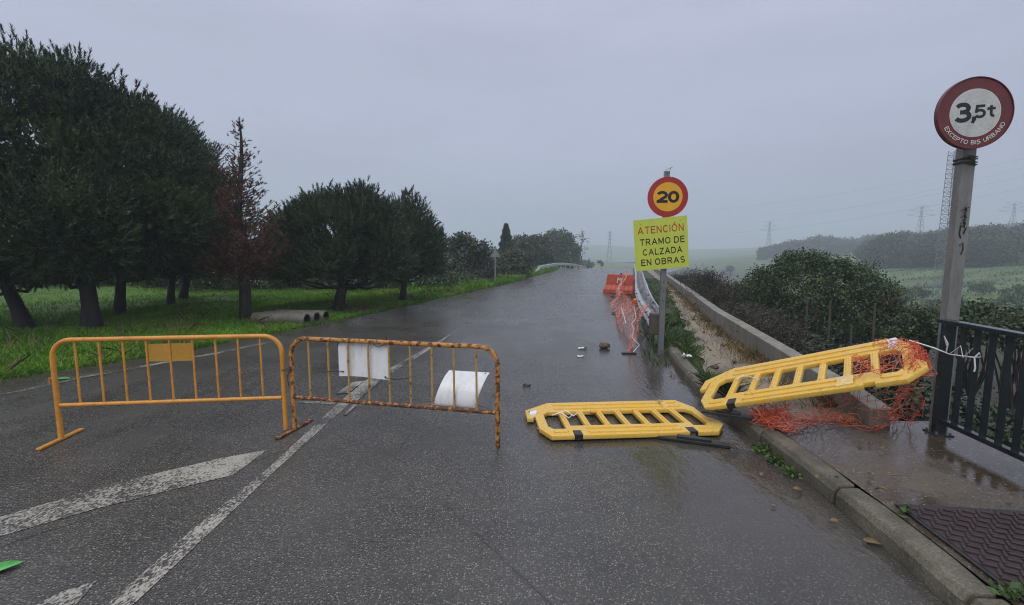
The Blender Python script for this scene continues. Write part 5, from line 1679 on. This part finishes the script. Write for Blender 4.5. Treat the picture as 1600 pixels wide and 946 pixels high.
# ------------------------------------------------------------------ utility cover in the pavement
def cover():
    A = at(1408, 793, .13); Lft = at(1592, 932, .13)
    d1 = (Lft - A); d1.z = 0; d1.normalize()           # towards the camera along the kerb
    d0 = Vector((-d1.y, d1.x, 0));                      # across
    if d0.x < 0: d0 = -d0
    root = thing('utility_cover', 'dark maroon cast iron utility cover set in the pavement', 'cover', (A.x, A.y, .134), math.atan2(d0.y, d0.x))
    Wd, Ln = 1.25, 1.1
    sgn = -1
    MB().box((Wd / 2, -Ln / 2, .001), (Wd, Ln, .014)).build('plate', MT['cover'], root)
    fr = MB()
    for (c, s_) in (((Wd / 2, .012, .002), (Wd + .05, .020, .012)), ((-.012, -Ln / 2, .002), (.020, Ln - .002, .012)), ((Wd + .012, -Ln / 2, .002), (.020, Ln - .002, .012)), ((Wd / 2, -Ln - .012, .002), (Wd + .05, .020, .012))): fr.box(c, s_)
    fr.build('frame', MT['black_plastic'], root, bevel=.003)
    tr = MB(); p = .052
    for i in range(int(Wd / p)):
        for j in range(int(Ln / p)):
            x, y = (i + .5) * p + .012, -(j + .5) * p - .01
            if .55 < x < .80 and -.62 < y < -.45: continue
            a = R(62) if (i + j) % 2 else R(-25)
            tr.box((x, y, .011), (.060, .014, .009), Matrix.Rotation(a, 3, 'Z'))
    tr.build('raised_tread', MT['cover'], root, bevel=.003)
    MB().box((.675, -.535, .010), (.20, .12, .006)).build('blank_boss', MT['cover'], root, bevel=.003)
cover()

# ------------------------------------------------------------------ small things on the road
def stone(name, label, cat, p, r, m, seed, squash=(1, 1, .7)):
    rg = np.random.default_rng(seed); mb = MB(); n, k = 8, 12; vs = []; fs = []
    for i in range(n + 1):
        th = math.pi * i / n
        for j in range(k):
            ph = 2 * math.pi * j / k
            d = Vector((math.sin(th) * math.cos(ph), math.sin(th) * math.sin(ph), math.cos(th)))
            f = 1 + .18 * math.sin(3.1 * d.x + seed) + .14 * math.cos(4.3 * d.y - seed * 2) + .10 * math.sin(6 * d.z + 5 * d.x) + .03 * rg.normal()
            vs.append((d.x * r * f * squash[0], d.y * r * f * squash[1], d.z * r * f * squash[2]))
    for i in range(n):
        for j in range(k): fs.append((i * k + j, (i + 1) * k + j, (i + 1) * k + (j + 1) % k, i * k + (j + 1) % k))
    mb.add(vs, fs); o = mb.build(name, m, None, seed % 2 == 0, loc=(p.x, p.y, p.z + r * squash[2] * .8))
    return tag(o, label, cat)
stone('rock', 'brown rock lying on the wet road near the guardrail net', 'rock', at(945, 545), .085, MT['rock'], 4, (1, .8, .72))
def crumple(label, p, r, seed, m=MT['litter'], name='paper_litter', cat='litter'):
    rg = np.random.default_rng(seed); mb = MB(); n = 5
    G = [[Vector(((i - n / 2) * r / n * 2, (j - n / 2) * r / n * 1.4, abs(rg.normal()) * r * .25)) for j in range(n + 1)] for i in range(n + 1)]
    vs = [q for row in G for q in row]; vs2 = [q + Vector((0, 0, .004)) for q in vs]
    N1 = (n + 1) ** 2; fs = []
    for i in range(n):
        for j in range(n):
            a = i * (n + 1) + j; fs += [(a, a + 1, a + n + 2, a + n + 1), (N1 + a, N1 + a + n + 1, N1 + a + n + 2, N1 + a + 1)]
    mb.add(vs + vs2, fs); tag(mb.build(name, m, None, loc=(p.x, p.y, p.z + .004)), label, cat)
crumple('crumpled white paper on the road, the farther and larger of two', at(910, 545.5), .075, 1)
crumple('tiny white paper scrap on the road, the nearer of two', at(907, 558), .05, 2)
crumple('white litter lying in the weeds beside the sandy path', at(1073, 558, .16), .07, 3)
crumple('small dark rag on the road below the red barrier', at(962, 465), .16, 4, MT['debris'], 'dark_rag', 'rag')
crumple('dark wet rag lying midway along the guardrail net', at(963, 491), .12, 5, MT['debris'], 'dark_rag', 'rag')
crumple('small dark scrap on the wet road beyond the rusty barrier', at(823, 604), .05, 6, MT['debris'], 'dark_scrap', 'debris')
def leaf_thing(label, p, L, rot, m=MT['leaf_green'], name='green_leaf'):
    mb = MB(); n = 8; vs = []; fs = []
    for i in range(n + 1):
        t = i / n; w = .30 * L * math.sin(math.pi * t ** .8) ** .8; x = L * (t - .5); z = .010 + .012 * math.sin(t * 3)
        vs += [(x, -w, z + .008), (x, 0, z), (x, w, z + .008)]
    for i in range(n): fs += [(3 * i, 3 * i + 3, 3 * i + 4, 3 * i + 1), (3 * i + 1, 3 * i + 4, 3 * i + 5, 3 * i + 2)]
    mb.add(vs, fs); o = mb.build(name, m, None, True, loc=p); o.rotation_euler = (0, 0, rot)
    o.modifiers.new('thickness', 'SOLIDIFY').thickness = .002
    tag(o, label, 'leaf')
leaf_thing('bright green leaf lying beside the hatched road marking', at(3, 893), .16, R(40))
leaf_thing('pale green leaf beyond the clean orange barrier at the road edge', at(97, 594), .20, R(8))
leaf_thing('dry brown leaf in the gutter below the kerb', at(1362, 852), .09, R(-30), MT['straw'], 'dry_leaf')
lf_src = None
rg = np.random.default_rng(333)
for k in range(34):
    if k < 16: px, py, z = rg.uniform(1085, 1175), rg.uniform(500, 620), .145
    elif k < 24: px, py, z = rg.uniform(1240, 1400), rg.uniform(680, 770), .142
    else:
        Yk = rg.uniform(2.4, 6.5); q = Vector((float(xr(Yk)) - abs(rg.normal()) * .22 - .03, Yk, .0)); px = None
    if px is not None: q = at(px, py, z)
    if lf_src is None:
        leaf_thing('small dry brown leaf fallen near the kerb', Vector((q.x, q.y, z)), .052, 0, MT['straw'], 'fallen_leaf')
        lf_src = [o for o in bpy.data.objects if o.name.startswith('fallen_leaf')][0]; lf_src['group'] = 'dry leaves fallen along the kerb and path'
    else:
        c = lf_src.copy(); COL.objects.link(c); c.location = (q.x, q.y, q.z if px is not None else .002); c.rotation_euler = (rg.normal() * .2, rg.normal() * .2, rg.uniform(0, 6.28)); c.scale = (float(rg.uniform(.6, 1.3)),) * 3
# weeds in the gutter
def weed(label, px, py, z, r, n, seed, name='kerb_weed'):
    rg = np.random.default_rng(seed); p = at(px, py, z)
    root = thing(name, label, 'weed', p)
    P = np.stack([rg.normal(size=n) * r, rg.normal(size=n) * r * .7, rg.random(n) * .05], -1)
    mesh_np('leaves', leaf_quads(rg, P, .045, 1.2), 4, MT['weed'], root)
    mb = MB()
    for k in range(10): q = P[k]; mb.tube([(0, 0, 0), tuple(q)], .002, 3)
    mb.build('stems', MT['weed'], root)
weed('largest clump of small green weeds growing in the gutter', 1193, 706, 0, .035, 110, 300)
weed('middle clump of small green weeds in the gutter', 1215, 724, 0, .04, 90, 301)
weed('nearest clump of small green weeds in the gutter', 1240, 744, 0, .03, 60, 302)
weed('tiny weed sprouting at the corner of the utility cover', 1415, 803, .13, .02, 22, 303)
weed('tiny weed sprouting at the frame near the bottom of the utility cover', 1578, 930, .13, .03, 30, 304)
weed('low green plant beside the sandy path', 1085, 545, .12, .10, 260, 305, 'path_weed')
weed('bushy green plant at the kerb bend', 1063, 540, .12, .09, 240, 306, 'path_weed')
weed('leafy dark weed behind the roadworks sign post', 1052, 505, .12, .14, 420, 307, 'path_weed')
# stones scattered on the path
SG3 = 'small stones lying on the sandy path'
s_src = None
rg = np.random.default_rng(320)
for k, (px, py, r) in enumerate([(1147, 567, .035), (1118, 575, .04), (1128, 540, .025), (1100, 520, .025), (1165, 590, .03), (1083, 500, .03), (1135, 600, .03), (1110, 548, .02), (1090, 480, .03)]):
    p = at(px, py, .13)
    if s_src is None:
        s_src = stone('path_stone', 'small brown stone lying on the sandy path', 'stone', p, r, MT['rock'], 7); s_src['group'] = SG3
    else:
        c = s_src.copy(); COL.objects.link(c); c.location = (p.x, p.y, .14); c.scale = (r / .035,) * 3; c.rotation_euler = (0, 0, k * 1.4)

# ------------------------------------------------------------------ haze
hz = MB().box((0, 0, 22), (1680, 1680, 66)).build('haze', None)
hm = bpy.data.materials.new('mist'); hm.use_nodes = True
hn, hl = hm.node_tree.nodes, hm.node_tree.links
hn.clear()
ho = hn.new('ShaderNodeOutputMaterial'); hv = hn.new('ShaderNodeVolumePrincipled')
hv.inputs['Color'].default_value = (.84, .91, 1.0, 1)
hv.inputs['Density'].default_value = .0023
hv.inputs['Anisotropy'].default_value = 0.2
hl.new(hv.outputs[0], ho.inputs['Volume'])
hz.data.materials.append(hm)
tag(hz, kind='stuff')
